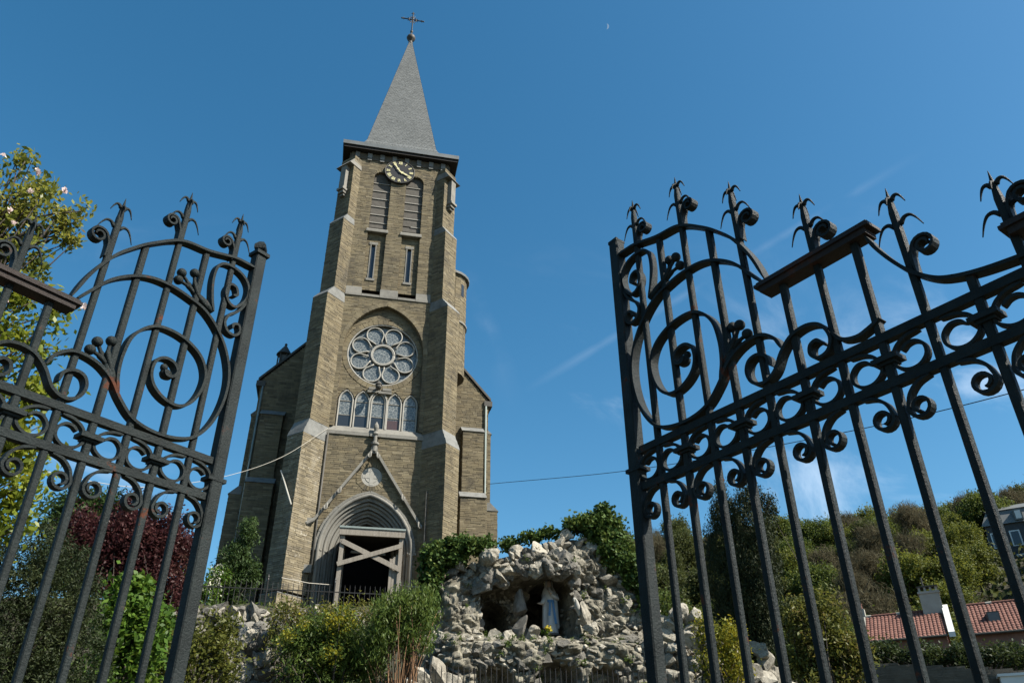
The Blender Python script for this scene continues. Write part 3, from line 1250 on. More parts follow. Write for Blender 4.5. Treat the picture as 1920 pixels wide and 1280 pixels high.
b.build('window_sill_band', MT['dressed'], church)
b = MB()
b.box(CX-2.95, CX+2.95, FY-.05, FY+.2, 35.05, 35.52)
cb = b.build('cornice_band', MT['mortar'], church)
for k in range(8):
    xx = CX-2.6+5.2*k/7
    b = MB()
    b.box(xx-.13, xx+.13, FY-.13, FY-.047, 35.12, 35.5)
    b.box(xx-.13, xx+.13, FY-.10, FY-.048, 34.98, 35.117)
    b.build('corbel', MT['cap'], cb)

# eaves and spire ----------------------------------------------------------
EH, EZ = 3.47, 35.9
TY = FY+HW
b = MB()
b.box(CX-EH+.03, CX+EH-.03, TY-EH+.03, TY+EH-.03, 35.55, 35.92)
b.build('eaves_soffit', MT['darkwood'], church)
b = MB()
for (a0, a1, c0, c1) in [(-EH, EH, -EH-.05, -EH), (-EH, EH, EH, EH+.05), (-EH-.05, -EH, -EH-.05, EH+.05), (EH, EH+.05, -EH-.05, EH+.05)]:
    b.box(CX+a0, CX+a1, TY+c0, TY+c1, 35.74, 36.02)
fas = b.build('eaves_gutter', MT['zinc'], church)
prof = [(3.50, 36.0), (2.95, 36.35), (2.50, 36.85), (2.20, 37.5), (0.06, 50.35)]
sp = []
spm = []


def half_at(z):
    for (a, z0), (c, z1) in zip(prof, prof[1:]):
        if z0 <= z <= z1:
            return a+(c-a)*(z-z0)/(z1-z0)
    return prof[-1][0]


rg = np.random.default_rng(5)
b = MB()
for (h0, z0), (h1, z1) in zip(prof, prof[1:]):
    vv = [(CX-h0, TY-h0, z0), (CX+h0, TY-h0, z0), (CX+h0, TY+h0, z0), (CX-h0, TY+h0, z0), (CX-h1, TY-h1, z1), (CX+h1, TY-h1, z1), (CX+h1, TY+h1, z1), (CX-h1, TY+h1, z1)]
    vv = [(CX+(p[0]-CX)*.985, TY+(p[1]-TY)*.985, p[2]) for p in vv]
    b.add(vv, [(0, 1, 5, 4), (1, 2, 6, 5), (2, 3, 7, 6), (3, 0, 4, 7)])
spire = b.build('spire_roof', MT['slate'], church)
SLT = []
for side in range(4):
    ca, sa = [(1, 0), (0, 1), (-1, 0), (0, -1)][side]
    z = 36.0
    row = 0
    while z < 50.1:
        dz = .135
        h0, h1 = half_at(z), half_at(min(z+dz*1.9, 50.34))
        n = max(1, int(2*h0/.2))
        o = (row % 2)*.5
        for k in range(n+1):
            u0, u1 = (k-o)/n*2-1, (k+1-o)/n*2-1
            u0, u1 = max(-1, u0)+.006/h0, min(1, u1)-.006/h0
            if u1-u0 < .01:
                continue
            lift = rg.uniform(.009, .018)
            q = [(u0*h0, -h0-lift, z), (u1*h0, -h0-lift, z), (u1*h1, -h1+.006, min(z+dz*1.9, 50.34)), (u0*h1, -h1+.006, min(z+dz*1.9, 50.34)),
                 (u0*h0, -h0+.001, z+.003), (u1*h0, -h0+.001, z+.003)]
            SLT.append([(CX+x_*ca-y_*sa, TY+x_*sa+y_*ca, zz) for (x_, y_, zz) in q])
        z += dz
        row += 1
link('slates', np_mesh('slates', np.array(SLT), 6, [(0, 1, 2, 3), (4, 5, 1, 0)], MT['slate']), spire, 'stuff')
b = MB()
b.lathe([(.13, 0), (.17, .15), (.09, .3), (.12, .42), (.27, .55), (.33, .72), (.27, .9), (.1, 1.02), (.05, 1.15), (.05, 1.35), (.11, 1.42), (.11, 1.5), (.04, 1.58)], (CX, TY, 49.9), 16)
fin = b.build('spire_finial', MT['lead'], church, smooth=True)
b = MB()
cz = 52.75
b.tube([(CX, TY, 51.3), (CX, TY, cz+.75)], .05, 8)
b.tube([(CX-.8, TY, cz), (CX+.8, TY, cz)], .045, 8)
for k in range(8):
    a = pi*k/4+pi/8
    b.tube([(CX+.12*cos(a), TY, cz+.12*sin(a)), (CX+.42*cos(a), TY, cz+.42*sin(a))], .022, 6)
cp = [(CX+.28*cos(2*pi*k/20), TY, cz+.28*sin(2*pi*k/20)) for k in range(21)]
b.tube(cp, .025, 6)
for (dx, dz) in [(-.8, 0), (.8, 0), (0, .78)]:
    for e in (-1, 1):
        p = [(CX+dx, TY, cz+dz), (CX+dx*.9+e*.06*(dx == 0), TY, cz+dz*.93+e*.06*(dz == 0)), (CX+dx*.8+e*.14*(dx == 0), TY, cz+dz*.85+e*.14*(dz == 0))]
        b.tube(p, [.02, .03, .012], 6)
    b.sphere((CX+dx*1.03, TY, cz+dz*1.03), .06, 8, 6)
b.build('cross', MT['railing'], fin)

# clock ---------------------------------------------------------------------
CZ = 34.33
b = MB()
R0 = .89
pts = [(CX+R0*cos(2*pi*k/40), FY-.14, CZ+R0*sin(2*pi*k/40)) for k in range(40)]
b.prism([p for p in pts], (0, .2, 0))
clock = b.build('clock', MT['dial'], church)
b = MB()
b.tube([(CX+(R0-.01)*cos(2*pi*k/40), FY-.15, CZ+(R0-.01)*sin(2*pi*k/40)) for k in range(41)], .022, 6)
b.build('dial_rim', MT['lead'], clock)
NUM = {0: 'XII', 1: 'I', 2: 'II', 3: 'III', 4: 'IIII', 5: 'V', 6: 'VI', 7: 'VII', 8: 'VIII', 9: 'IX', 10: 'X', 11: 'XI'}
for k, s_ in NUM.items():
    b = MB()
    a = -2*pi*k/12
    Mx = Matrix.Translation((CX, FY-.155, CZ)) @ Matrix.Rotation(-a, 4, 'Y')
    w = {'I': .055, 'V': .12, 'X': .13}
    tot = sum(w[c] for c in s_)
    x = -tot/2
    for c in s_:
        cw = w[c]
        xc = x+cw/2
        hgt = (.58, .80)
        if c == 'I':
            b.box(xc-.017, xc+.017, -.006, .006, *hgt, M=Mx)
        else:
            for sgn in ((-1, 1)):
                if c == 'V':
                    p0, p1 = (xc+sgn*.045, .80), (xc, .58)
                else:
                    p0, p1 = (xc+sgn*.05, .80), (xc-sgn*.05, .58)
                t = .017
                yy = .006+.002*(sgn > 0)
                b.hexa([Mx @ Vector(v) for v in [(p1[0]-t, -yy, p1[1]), (p1[0]+t, -yy, p1[1]), (p1[0]+t, yy, p1[1]), (p1[0]-t, yy, p1[1]),
                                                 (p0[0]-t, -yy, p0[1]), (p0[0]+t, -yy, p0[1]), (p0[0]+t, yy, p0[1]), (p0[0]-t, yy, p0[1])]])
        x += cw
    b.build('numeral', MT['gold'], clock)
for nm, ang, ln, wd, y in (('minute_hand', -2*pi*54.5/60, .80, .045, -.21), ('hour_hand', -2*pi*3.92/12, .62, .06, -.19)):
    b = MB()
    Mx = Matrix.Translation((CX, FY+y, CZ)) @ Matrix.Rotation(-ang, 4, 'Y')
    prof2 = [(-.16, .3), (0, .8), (.18, .7), (.28, 1.7), (.36, .6), (.7, .9), (1, .12)]
    for (t0, w0), (t1, w1) in zip(prof2, prof2[1:]):
        b.hexa([Mx @ Vector(v) for v in [(-wd*w0, -.008, t0*ln), (wd*w0, -.008, t0*ln), (wd*w0, .008, t0*ln), (-wd*w0, .008, t0*ln),
                                         (-wd*w1, -.008, t1*ln), (wd*w1, -.008, t1*ln), (wd*w1, .008, t1*ln), (-wd*w1, .008, t1*ln)]])
    b.build(nm, MT['gold'], clock)

# belfry louvres and slit windows -------------------------------------------
for sx in (-1, 1):
    xc = CX+sx*BE_C
    b = MB()
    b.box(xc-BE_H-.1, xc+BE_H+.1, FY-.09, FY+.45, 29.62, 29.74)
    b.hexa([(xc-BE_H-.08, FY-.07, 29.74), (xc+BE_H+.08, FY-.07, 29.74), (xc+BE_H-.01, FY+.5, 29.74), (xc-BE_H+.01, FY+.5, 29.74),
            (xc-BE_H-.08, FY-.04, 29.86), (xc+BE_H+.08, FY-.04, 29.86), (xc+BE_H-.01, FY+.5, 30.05), (xc-BE_H+.01, FY+.5, 30.05)])
    b.build('belfry_sill', MT['dressed'], church)
    for k in range(6):
        z = 30.42+k*.60
        x1 = xc+BE_H-.015
        x0 = xc-BE_H+.015
        if k == 0 and sx > 0:
            x0 = xc-.05
        b = MB()
        b.hexa([(x0, FY+.12, z-.02), (x1, FY+.12, z-.02), (x1, FY+.30, z-.0), (x0, FY+.30, z-.0),
                (x0, FY+.12, z+.025), (x1, FY+.12, z+.025), (x1, FY+.30, z+.055), (x0, FY+.30, z+.055)])
        b.build('louvre_blade', MT['pale'], church)
        b = MB()
        za = z-.56 if k else z-.36
        b.hexa([(xc-BE_H+.015, FY+.15, za), (xc+BE_H-.015, FY+.15, za), (xc+BE_H-.015, FY+.17, za), (xc-BE_H+.015, FY+.17, za),
                (xc-BE_H+.015, FY+.17, z-.03), (xc+BE_H-.015, FY+.17, z-.03), (xc+BE_H-.015, FY+.19, z-.03), (xc-BE_H+.015, FY+.19, z-.03)])
        b.build('louvre_screen', MT['louvre_dark'], church)
    b = MB()
    n = 12
    b.prism([(xc-BE_H*.98, FY+.16, BE_SP-.2)]+[(xc-BE_H*.98*cos(pi*k/n), FY+.16, BE_SP+.02+BE_H*.98*sin(pi*k/n)) for k in range(1, n)]+[(xc+BE_H*.98, FY+.16, BE_SP-.2)], (0, .012, 0))
    b.build('louvre_arch_screen', MT['louvre_dark'], church)
for xs in (-1.08, .955):
    xc = CX+xs
    b = MB()
    y0, y1 = FY+BRD-.04, FY+BRD+.3
    b.box(xc-.17, xc-.115, y0, y1, 26.5, 28.85)
    b.box(xc+.115, xc+.17, y0, y1, 26.5, 28.85)
    b.box(xc-.24, xc+.24, y0-.01, y1, 28.85, 29.02)
    b.box(xc-.24, xc+.24, y0-.03, y1, 26.36, 26.5)
    f_ = b.build('slit_window', MT['dressed'], church)
    b = MB()
    b.box(xc-.114, xc+.114, FY+BRD+.08, FY+BRD+.1, 26.5, 28.85)
    b.build('pane', MT['window_dark'], f_)

# rose window ---------------------------------------------------------------
ry = FY+BD
b = MB()
b.tube([(CX+(RR-.02)*cos(2*pi*k/64), ry+.03, RZ+(RR-.02)*sin(2*pi*k/64)) for k in range(65)], .045, 8)
b.tube([(CX+.60*cos(2*pi*k/40), ry+.06, RZ+.60*sin(2*pi*k/40)) for k in range(41)], .055, 8)
b.tube([(CX+.54*cos(2*pi*k/40), ry+.05, RZ+.54*sin(2*pi*k/40)) for k in range(41)], .035, 8)
PET = []
for k in range(8):
    a = pi/8+k*pi/4
    loop = []
    rad = []
    r_in, rc, pr = .72, 1.27, .445
    # a horseshoe: two nearly radial sides closed by a round head
    for t in np.linspace(-1, 1, 25):
        an = t*radians(118)
        loop.append((rc+pr*cos(an), pr*sin(an)))
    loop = [(r_in, -.15), (r_in+.12, -.22)]+loop+[(r_in+.12, .22), (r_in, .15)]
    P2 = [(CX+u*sin(a)+v*cos(a), RZ+u*cos(a)-v*sin(a)) for u, v in loop]
    PET.append(P2)
    b.tube([(x_, ry+.05, z_) for x_, z_ in P2], .039, 8)
rose = b.build('rose_window', MT['pale'], church, smooth=True)
b = MB()
b.prism([(CX+(RR)*cos(2*pi*k/48), ry+.2, RZ+(RR)*sin(2*pi*k/48)) for k in range(48)], (0, .05, 0))
b.build('tracery_ground', MT['glass'], rose)
for P2 in PET:
    b = MB()
    dy = random.uniform(-.008, .008)
    dx = random.uniform(-.02, .02)
    b.prism([(x_, ry+.12+dy+(x_-CX)*dx, z_) for x_, z_ in P2], (0, .02, 0))
    b.build('pane', MT['glass'], rose)
b = MB()
b.prism([(CX+.55*cos(2*pi*k/32), ry+.11, RZ+.55*sin(2*pi*k/32)) for k in range(32)], (0, .02, 0))
b.build('pane', MT['glass'], rose)
# small carved bracket between rose and lancets
b = MB()
b.box(CX-.55, CX-.15, ry-.12, ry+.1, 19.66, 19.8)
b.box(CX+.15, CX+.6, ry-.12, ry+.1, 19.64, 19.78)
b.box(CX-.6, CX-.12, ry-.10, ry+.1, 19.5, 19.63)
b.box(CX-.05, CX+.62, ry-.10, ry+.1, 19.48, 19.61)
b.build('carved_band', MT['dressed'], church)
b = MB()
b.tube([(CX-.06, ry, 19.75), (CX-.08, ry-.35, 19.85), (CX-.08, ry-.55, 19.7)], [.08, .07, .05], 8)
b.sphere((CX-.08, ry-.55, 19.62), .16, 10, 8)
b.lathe([(.18, 0), (.12, .12), (.03, .2)], (CX-.08, ry-.55, 19.72), 10)
b.build('hanging_lantern', MT['lead'], church)

# five lancets ---------------------------------------------------------------
for i, c in enumerate(LCX):
    xc = CX+c
    A = arch_pts(LHW, LSP, LAP, 9, LZ0)
    b = MB()
    b.tube([(xc+x_, ry+.05, z_) for x_, z_ in A], .045, 8)
    b.box(xc-LHW, xc+LHW, ry+.0, ry+.12, LZ0-.08, LZ0)
    A2 = arch_pts(LHW+.05, LSP, LAP+.08, 9, LZ0)
    ring(A2, .07, -.02+BD, BD+.2, b, gap=0)
    w = b.build('lancet_window', MT['pale'], church)
    b = MB()
    b.prism([(xc+x_, ry+.1, z_) for x_, z_ in A], (0, .02, 0))
    b.build('pane', MT['glass'], w)
    b = MB()
    for z in (18.2, 18.98):
        b.box(xc-LHW, xc+LHW, ry+.07, ry+.095, z-.02, z+.02)
    b.build('glazing_bar', MT['dressed'], w)
    if i in (0, 1, 2, 3):
        b = MB()
        b.box(xc-LHW+.05, xc+LHW-.05, ry+.085, ry+.097, LZ0+.02, 18.17 if i < 3 else 18.1)
        b.build('lower_light', MT['red_glass'] if i == 3 else MT['window_dark'], w)

# portal gable ----------------------------------------------------------------
gx, gz0, gz1 = 2.42, 12.62, 16.3
b = MB()
b.box(CX-.16, CX+.16, FY-.2, FY+.02, 16.05, 16.38)
gable = b.build('portal_gable', MT['dressed'], church)
for sx in (-1, 1):
    cp = MB()
    p0, p1 = Vector((CX, 0, gz1)), Vector((CX+sx*gx, 0, gz0))
    t = (p1-p0).normalized()
    n = Vector((-t.z*-sx, 0, t.x*sx))
    n = Vector((sx*abs(t.z), 0, abs(t.x)))
    w = .06
    a = [p0-n*w, p0+n*w, p1+n*w, p1-n*w]
    cp.hexa([v+Vector((0, FY-.24, 0)) for v in a]+[v+Vector((0, FY+.02, 0)) for v in a])
    cp.build('gable_coping', MT['dressed'], gable)
    cp = MB()
    xk = CX+sx*gx
    cp.box(min(xk, xk+sx*.32), max(xk, xk+sx*.32), FY-.22, FY+.02, gz0-.16, gz0-.0)
    cp.build('kneeler', MT['dressed'], gable)
for sx in (-1, 1):
    b = MB()
    for k in range(11):
        f0 = k/11
    for f in (.07, .62 if sx > 0 else .58, .8 if sx < 0 else .97):
        x_ = CX+sx*gx*f
        z_ = gz1-(gz1-gz0)*f
        c = MB()
        c.tube([(x_-sx*.02, FY-.34, z_+.02), (x_-sx*.03, FY-.36, z_-.2), (x_+sx*.03, FY-.36, z_-.3), (x_+sx*.1, FY-.36, z_-.24), (x_+sx*.1, FY-.35, z_-.1)], [.04, .042, .042, .04, .03], 8)
        c.build('crocket_hook', MT['dressed'], gable, smooth=True)
b = MB()
b.lathe([(.13, 0), (.13, .3), (.2, .36), (.2, .46), (.10, .52), (.09, .85), (.15, .9), (.15, .96), (.07, 1.05), (.13, 1.25), (.12, 1.38), (.02, 1.58)], (CX, FY-.15, 16.15), 12)
b.box(CX-.26, CX+.26, FY-.2, FY-.1, 16.93, 17.07)
b.build('gable_finial', MT['dressed'], gable, smooth=False)
b = MB()
b.prism([(CX+.49*cos(2*pi*k/32), FY+.02, 14.93+.49*sin(2*pi*k/32)) for k in range(32)], (0, .15, 0))
med = b.build('medallion', MT['pale'], church)
b = MB()
b.box(CX-.09, CX+.09, FY+.008, FY+.0195, 14.5, 15.36)
b.box(CX-.43, CX-.092, FY+.008, FY+.0195, 14.85, 15.01)
b.box(CX+.092, CX+.43, FY+.008, FY+.0195, 14.85, 15.01)
b.tube([(CX+.3*cos(2*pi*k/28), FY+.02, 14.93+.3*sin(2*pi*k/28)) for k in range(29)], .02, 6)
b.build('carved_cross', MT['pale'], med)

# pipes on the front -----------------------------------------------------------
for (pts, r, m) in [([(CX-2.28, FY-.12, 16.95), (CX-2.28, FY-.12, 7.4)], .05, 'lead'),
                    ([(CX+2.62, FY-.50, 14.2), (CX+2.62, FY-.50, 7.4)], .04, 'lead')]:
    b = MB()
    b.tube(pts, r, 8)
    b.build('drainpipe', MT[m], church, smooth=True)
b = MB()
b.box(CX-3.0, CX-2.42, FY-.42, FY-.05, 12.45, 12.62)
b.tube([(CX-2.95, FY-.35, 12.5), (CX-2.7, FY-.4, 12.35), (CX-2.4, FY-.35, 12.55)], .1, 8)
b.build('stone_bracket', MT['dressed'], church)
b = MB()
b.box(CX-2.75, CX-2.25, FY-.3, FY+.02, 10.2, 10.55)
b.build('inset_block', MT['dressed'], church)
b = MB()
D = Vector((-K, -K, 0))
e0 = Vector((CX-HW, FY, 0))+D*1.05
b.tube([e0+Vector((-.38, .3, 14.75)), e0+Vector((.35, -.45, 12.9))], .04, 8)
b.build('lamp_tube', MT['plaster'], church)

# nave -------------------------------------------------------------------------
NY, NHX, NZE, NRI = 40.0, 6.35, 21.55, 29.0
nv = Stones(77)


def nave_iv(sx):
    def f(z):
        lim = NHX if z < NZE else max(0, NHX-(z-NZE)/1.17)
        lo = HW-.02
        if lim <= lo:
            return []
        return [(lo, lim)]
    return f


for sx in (-1, 1):
    nv.face(np.array([CX, NY, 0]), np.array([sx*1., 0, 0]), -EY, ZB, 25.6, nave_iv(sx), rowh=(.095, .15), wid=(.2, .55))
    # buttress against the west wall
    for (z0, z1, d, x0, x1) in [(ZB, 15.35, .95, 4.75, 6.1), (15.75, 19.3, .55, 4.85, 6.0)]:
        nv.face(np.array([CX, NY-d, 0]), np.array([sx*1., 0, 0]), -EY, z0, z1, lambda z: [(x0, x1)])
        for xx, nn in ((x0, -1), (x1, 1)):
            nv.face(np.array([CX+sx*xx, NY, 0]), -EY, np.array([sx*nn*1., 0, 0]), z0, z1, lambda z: [(0, d)])
    # side wall buttresses seen in profile
    for (z0, z1, d) in [(ZB, 15.1, .62), (15.4, 19.6, .22)]:
        nv.face(np.array([CX+sx*NHX, NY+.3, 0]), np.array([sx*1., 0, 0]), -EY, z0, z1, lambda z: [(0, d)])
    nv.face(np.array([CX+sx*(NHX+.62), NY+.3, 0]), EY, np.array([sx*1., 0, 0]), ZB, 15.1, lambda z: [(0, 1.0)])
b = MB()
prof_n = [(CX-NHX+.03, NY+.03, ZB), (CX+NHX-.03, NY+.03, ZB), (CX+NHX-.03, NY+.03, NZE), (CX, NY+.03, NZE+NHX*1.17-.05), (CX-NHX+.03, NY+.03, NZE)]
b.prism(prof_n, (0, 32, 0))
for sx in (-1, 1):
    for (z0, z1, d, x0, x1) in [(ZB, 15.35, .95, 4.75, 6.1), (15.75, 19.3, .55, 4.85, 6.0)]:
        xa, xb = sorted((CX+sx*(x0+.005), CX+sx*(x1-.005)))
        b.box(xa, xb, NY-d+.005, NY+.02, z0, z1)
    for (z0, z1, d) in [(ZB, 15.1, .62), (15.4, 19.6, .22)]:
        for kk in range(5):
            xa, xb = sorted((CX+sx*(NHX-.1), CX+sx*(NHX+d-.006)))
            y0 = NY+.306+kk*6.2
            b.box(xa, xb, y0, y0+.99, z0, z1)
nave = b.build('nave', MT['mortar'], church)
nv.build(nave)
for sx in (-1, 1):
    for (z0, z1, d, d2, x0, x1) in [(15.35, 15.75, 1.03, .55, 4.70, 6.15), (19.3, 19.75, .62, .02, 4.78, 6.06)]:
        xa, xb = sorted((CX+sx*x0, CX+sx*x1))
        b = MB()
        for s_ in range(2):
            za, zb = z0+(z1-z0)*s_/2, z0+(z1-z0)*(s_+1)/2
            da, db = d+(d2-d)*s_/2, d+(d2-d)*(s_+.8)/2
            b.hexa([(xa, NY-da, za), (xb, NY-da, za), (xb, NY+.02, za), (xa, NY+.02, za), (xa, NY-db, zb), (xb, NY-db, zb), (xb, NY+.02, zb), (xa, NY+.02, zb)])
        b.build('offset_stone', MT['cap'], nave)
    for (z0, z1, d, d2) in [(15.1, 15.55, .68, .22), (19.6, 19.9, .28, .0)]:
        p = [(CX+sx*(NHX-.05), NY+.26, z0), (CX+sx*(NHX+d), NY+.26, z0), (CX+sx*(NHX+d2), NY+.26, z1), (CX+sx*(NHX-.05), NY+.26, z1)]
        b = MB()
        b.prism(p, (0, 1.08, 0))
        b.build('offset_stone', MT['cap'], nave)
for sx in (-1, 1):
    b = MB()
    p = [(CX+sx*(NHX+.15), NY-.1, NZE-.05), (CX+sx*(NHX+.15), NY-.1, NZE+.12), (CX, NY-.1, NZE+NHX*1.17+.2), (CX, NY-.1, NZE+NHX*1.17+.02)]
    b.prism(p, (0, .5, 0))
    b.box(min(CX+sx*(NHX-.25), CX+sx*(NHX+.22)), max(CX+sx*(NHX-.25), CX+sx*(NHX+.22)), NY-.12, NY+.42, NZE-.38, NZE-.06)
    b.build('gable_edge', MT['lead'], nave)
    b = MB()
    p = [(CX+sx*(NHX+.3), NY+.4, NZE-.1), (CX+sx*(NHX+.3), NY+.4, NZE+.02), (CX, NY+.4, NZE+NHX*1.17+.12), (CX, NY+.4, NZE+NHX*1.17)]
    b.prism(p, (0, 31.8, 0))
    b.build('nave_roof', MT['slate'], nave)
    b = MB()
    xx = CX+sx*(NHX-.15)
    b.tube([(xx, NY-.10, NZE-.4), (xx, NY-.10, 7.4)], .055, 8)
    b.build('drainpipe', MT['pipe'], nave, smooth=True)
b = MB()
tx, ty, tz = -4.55, NY+1.0, 22.9
b.lathe([(.36, 0), (.36, .25), (.26, .28), (.26, .85)], (tx, ty, tz), 6)
tur = b.build('roof_ventilator', MT['slate'], nave)
for k in range(6):
    a = 2*pi*k/6
    b = MB()
    b.tube([(tx+.33*cos(a), ty+.33*sin(a), tz+.25), (tx+.33*cos(a), ty+.33*sin(a), tz+.95)], .045, 6)
    b.build('ventilator_post', MT['lead'], tur)
b = MB()
b.lathe([(.46, .9), (.42, .97), (.15, 1.4), (.05, 1.55), (.09, 1.62), (.03, 1.7)], (tx, ty, tz), 12)
b.build('ventilator_cap', MT['lead'], tur)

# stair turret on the right flank of the tower ---------------------------------
stt = Stones(9)
tcx, tcy, tr = CX+HW+.45, FY+2.7, 1.18
for k in range(20):
    a0, a1 = 2*pi*k/20, 2*pi*(k+1)/20
    p0 = np.array([tcx+tr*cos(a0), tcy+tr*sin(a0), 0])
    p1 = np.array([tcx+tr*cos(a1), tcy+tr*sin(a1), 0])
    S = (p1-p0)/np.linalg.norm(p1-p0)
    am = (a0+a1)/2
    nn = np.array([cos(am), sin(am), 0])
    if nn[0] < -.6 or nn[1] > .8:
        continue
    ln = np.linalg.norm(p1-p0)
    hole = (k == 17)
    stt.face(p0, S, nn, 22, 28.55, (lambda z: sub([(0, ln)], [(.08, .3) if (hole and 27.2 < z < 27.95) else None])), wid=(.2, .5))
b = MB()
b.lathe([(tr-.02, 0), (tr-.02, 6.6)], (tcx, tcy, 22), 20)
tt = b.build('stair_turret', MT['mortar'], church)
stt.build(tt)
b = MB()
b.lathe([(tr+.16, 0), (tr+.18, .14), (tr-.1, .32), (.2, 1.25), (.02, 1.3)], (tcx, tcy, 28.55), 24)
b.build('turret_roof', MT['slate'], tt)
b = MB()
b.lathe([(tr+.02, 0), (tr+.09, .06), (tr+.09, .16), (tr+.02, .22)], (tcx, tcy, 25.2), 24)
b.build('turret_band', MT['dressed'], tt)
b = MB()
am = 2*pi*17.5/20
b.box(-.12, .12, -.03, .03, 27.15, 28.0, M=Matrix.Translation((tcx+tr*.985*cos(am), tcy+tr*.985*sin(am), 0)) @ Matrix.Rotation(am-pi/2, 4, 'Z'))
b.build('turret_window', MT['window_dark'], tt)

# timber shoring in the doorway --------------------------------------------------
shore = thing('timber_shoring', 'grey timber frame with crossed braces propping up the church doorway', 'timber frame', (1.15, 35.5, 7.3))


def beam(name, p, q, w, d, m='timber', par=None):
    """squared beam from p to q: w in the facade plane, d in depth"""
    p, q = Vector(p), Vector(q)
    t = (q-p).normalized()
    yv = Vector((0, 1, 0))
    s_ = t.cross(yv).normalized()
    b_ = MB()
    a = [p-s_*w/2-yv*d/2, p+s_*w/2-yv*d/2, p+s_*w/2+yv*d/2, p-s_*w/2+yv*d/2]
    c = [v+(q-p) for v in a]
    b_.hexa(a+c)
    return b_.build(name, MT[m], par or shore)


Y0 = FY-1.15


def tb(name, p, q, w, d, m='timber'):
    """timber laid out on the wall plane, then moved out to the front of the shoring"""
    k = .968
    p = (p[0]*k, p[1], 1.2+(p[2]-1.2)*k)
    q = (q[0]*k, q[1], 1.2+(q[2]-1.2)*k)
    return beam(name, p, q, w, d, m)


tb('post', (-.16, Y0, 7.0), (-.13, Y0, 12.1), .19, .2)
tb('post', (2.52, Y0, 7.0), (2.53, Y0, 12.1), .17, .2)
tb('post', (-.05, Y0+1.6, 7.0), (-.05, Y0+1.6, 12.1), .17, .18)
tb('lintel', (-.30, Y0-.13, 12.16), (2.68, Y0-.13, 12.16), .30, .14)
tb('lintel_cap', (-.32, Y0-.12, 12.36), (2.70, Y0-.12, 12.36), .08, .24, 'pipe')
b = MB()
b.box(-.25, 2.55, Y0, Y0+2.0, 11.66, 11.95)
b.build('canopy_boards', MT['darkwood'], shore)
tb('brace', (-.14, Y0-.14, 11.72), (2.56, Y0-.14, 10.55), .21, .06)
tb('brace', (-.26, Y0-.21, 10.65), (2.54, Y0-.21, 11.62), .19, .06)
tb('rail', (.3, Y0+.9, 11.55), (1.9, Y0+.9, 11.5), .1, .08)
for k in range(3):
    x0 = 2.0+k*.135
    b = MB()
    b.box(x0+.005, x0+.13, Y0-.02+.01*k, Y0+.03+.01*k, 7.2, 10.75+.1*k)
    b.build('plank', MT['timber'], shore)
for k in range(9):
    b = MB()
    y0 = Y0+.11+k*.19
    b.box(-.20+.004*(k % 3), -.165+.004*(k % 3), y0+.004, y0+.186, 7.2, 11.65)
    b.build('side_board', MT['darkwood'] if 0 else MT['timber'], shore)
    b = MB()
    b.box(2.47+.004*(k % 3), 2.505+.004*(k % 3), y0+.004, y0+.186, 7.2, 11.65)
    b.build('side_board', MT['timber'], shore)
# ------------------------------------------------------------------ wrought iron gates
# local axes: x along the leaf from the free edge to the hinge, y through the leaf, z up
RB_W, RB_T = .034, .0095


def ribbon(mb, pts, w=RB_W, t=RB_T, res=6, t_end=None, raw=False):
    P = [np.array(p, float) for p in pts] if raw else spline(pts, res)
    n = len(P)
    k = len(mb.v)
    for i, p in enumerate(P):
        d = P[min(i+1, n-1)]-P[max(i-1, 0)]
        d = d/(np.linalg.norm(d)+1e-9)
        nr = np.array([-d[1], d[0]])
        e = min(1, .45+i*.2, .45+(n-1-i)*.2)
        tt = t*e/2
        for (s_, y) in ((1, -w/2), (1, w/2), (-1, w/2), (-1, -w/2)):
            q = p+nr*tt*s_
            mb.v.append((q[0], y, q[1]))
    for i in range(n-1):
        for j in range(4):
            a, b_ = k+i*4+j, k+i*4+(j+1) % 4
            mb.f.append((a, b_, b_+4, a+4))
            mb.mi.append(0)
    mb.f.append((k, k+3, k+2, k+1))
    mb.f.append(tuple(k+(n-1)*4+j for j in range(4)))
    mb.mi += [0, 0]


def bevel_bar(mb, x, z0, z1, w, tip=0.0, c=.003):
    """square bar with chamfered edges"""
    h = w/2
    ring_ = [(-h+c, -h), (h-c, -h), (h, -h+c), (h, h-c), (h-c, h), (-h+c, h), (-h, h-c), (-h, -h+c)]
    k = len(mb.v)
    lev = [(z0, 1), (z1, 1)] if not tip else [(z0, 1), (z1-tip, .92), (z1-tip*.55, .55), (z1, .06)]
    for z, s_ in lev:
        for (a, b_) in ring_:
            mb.v.append((x+a*s_, b_*s_, z))
    for i in range(len(lev)-1):
        for j in range(8):
            a, b_ = k+i*8+j, k+i*8+(j+1) % 8
            mb.f.append((a, b_, b_+8, a+8))
            mb.mi.append(0)
    mb.f.append(tuple(k+j for j in range(8))[::-1])
    mb.f.append(tuple(k+(len(lev)-1)*8+j for j in range(8)))
    mb.mi += [0, 0]


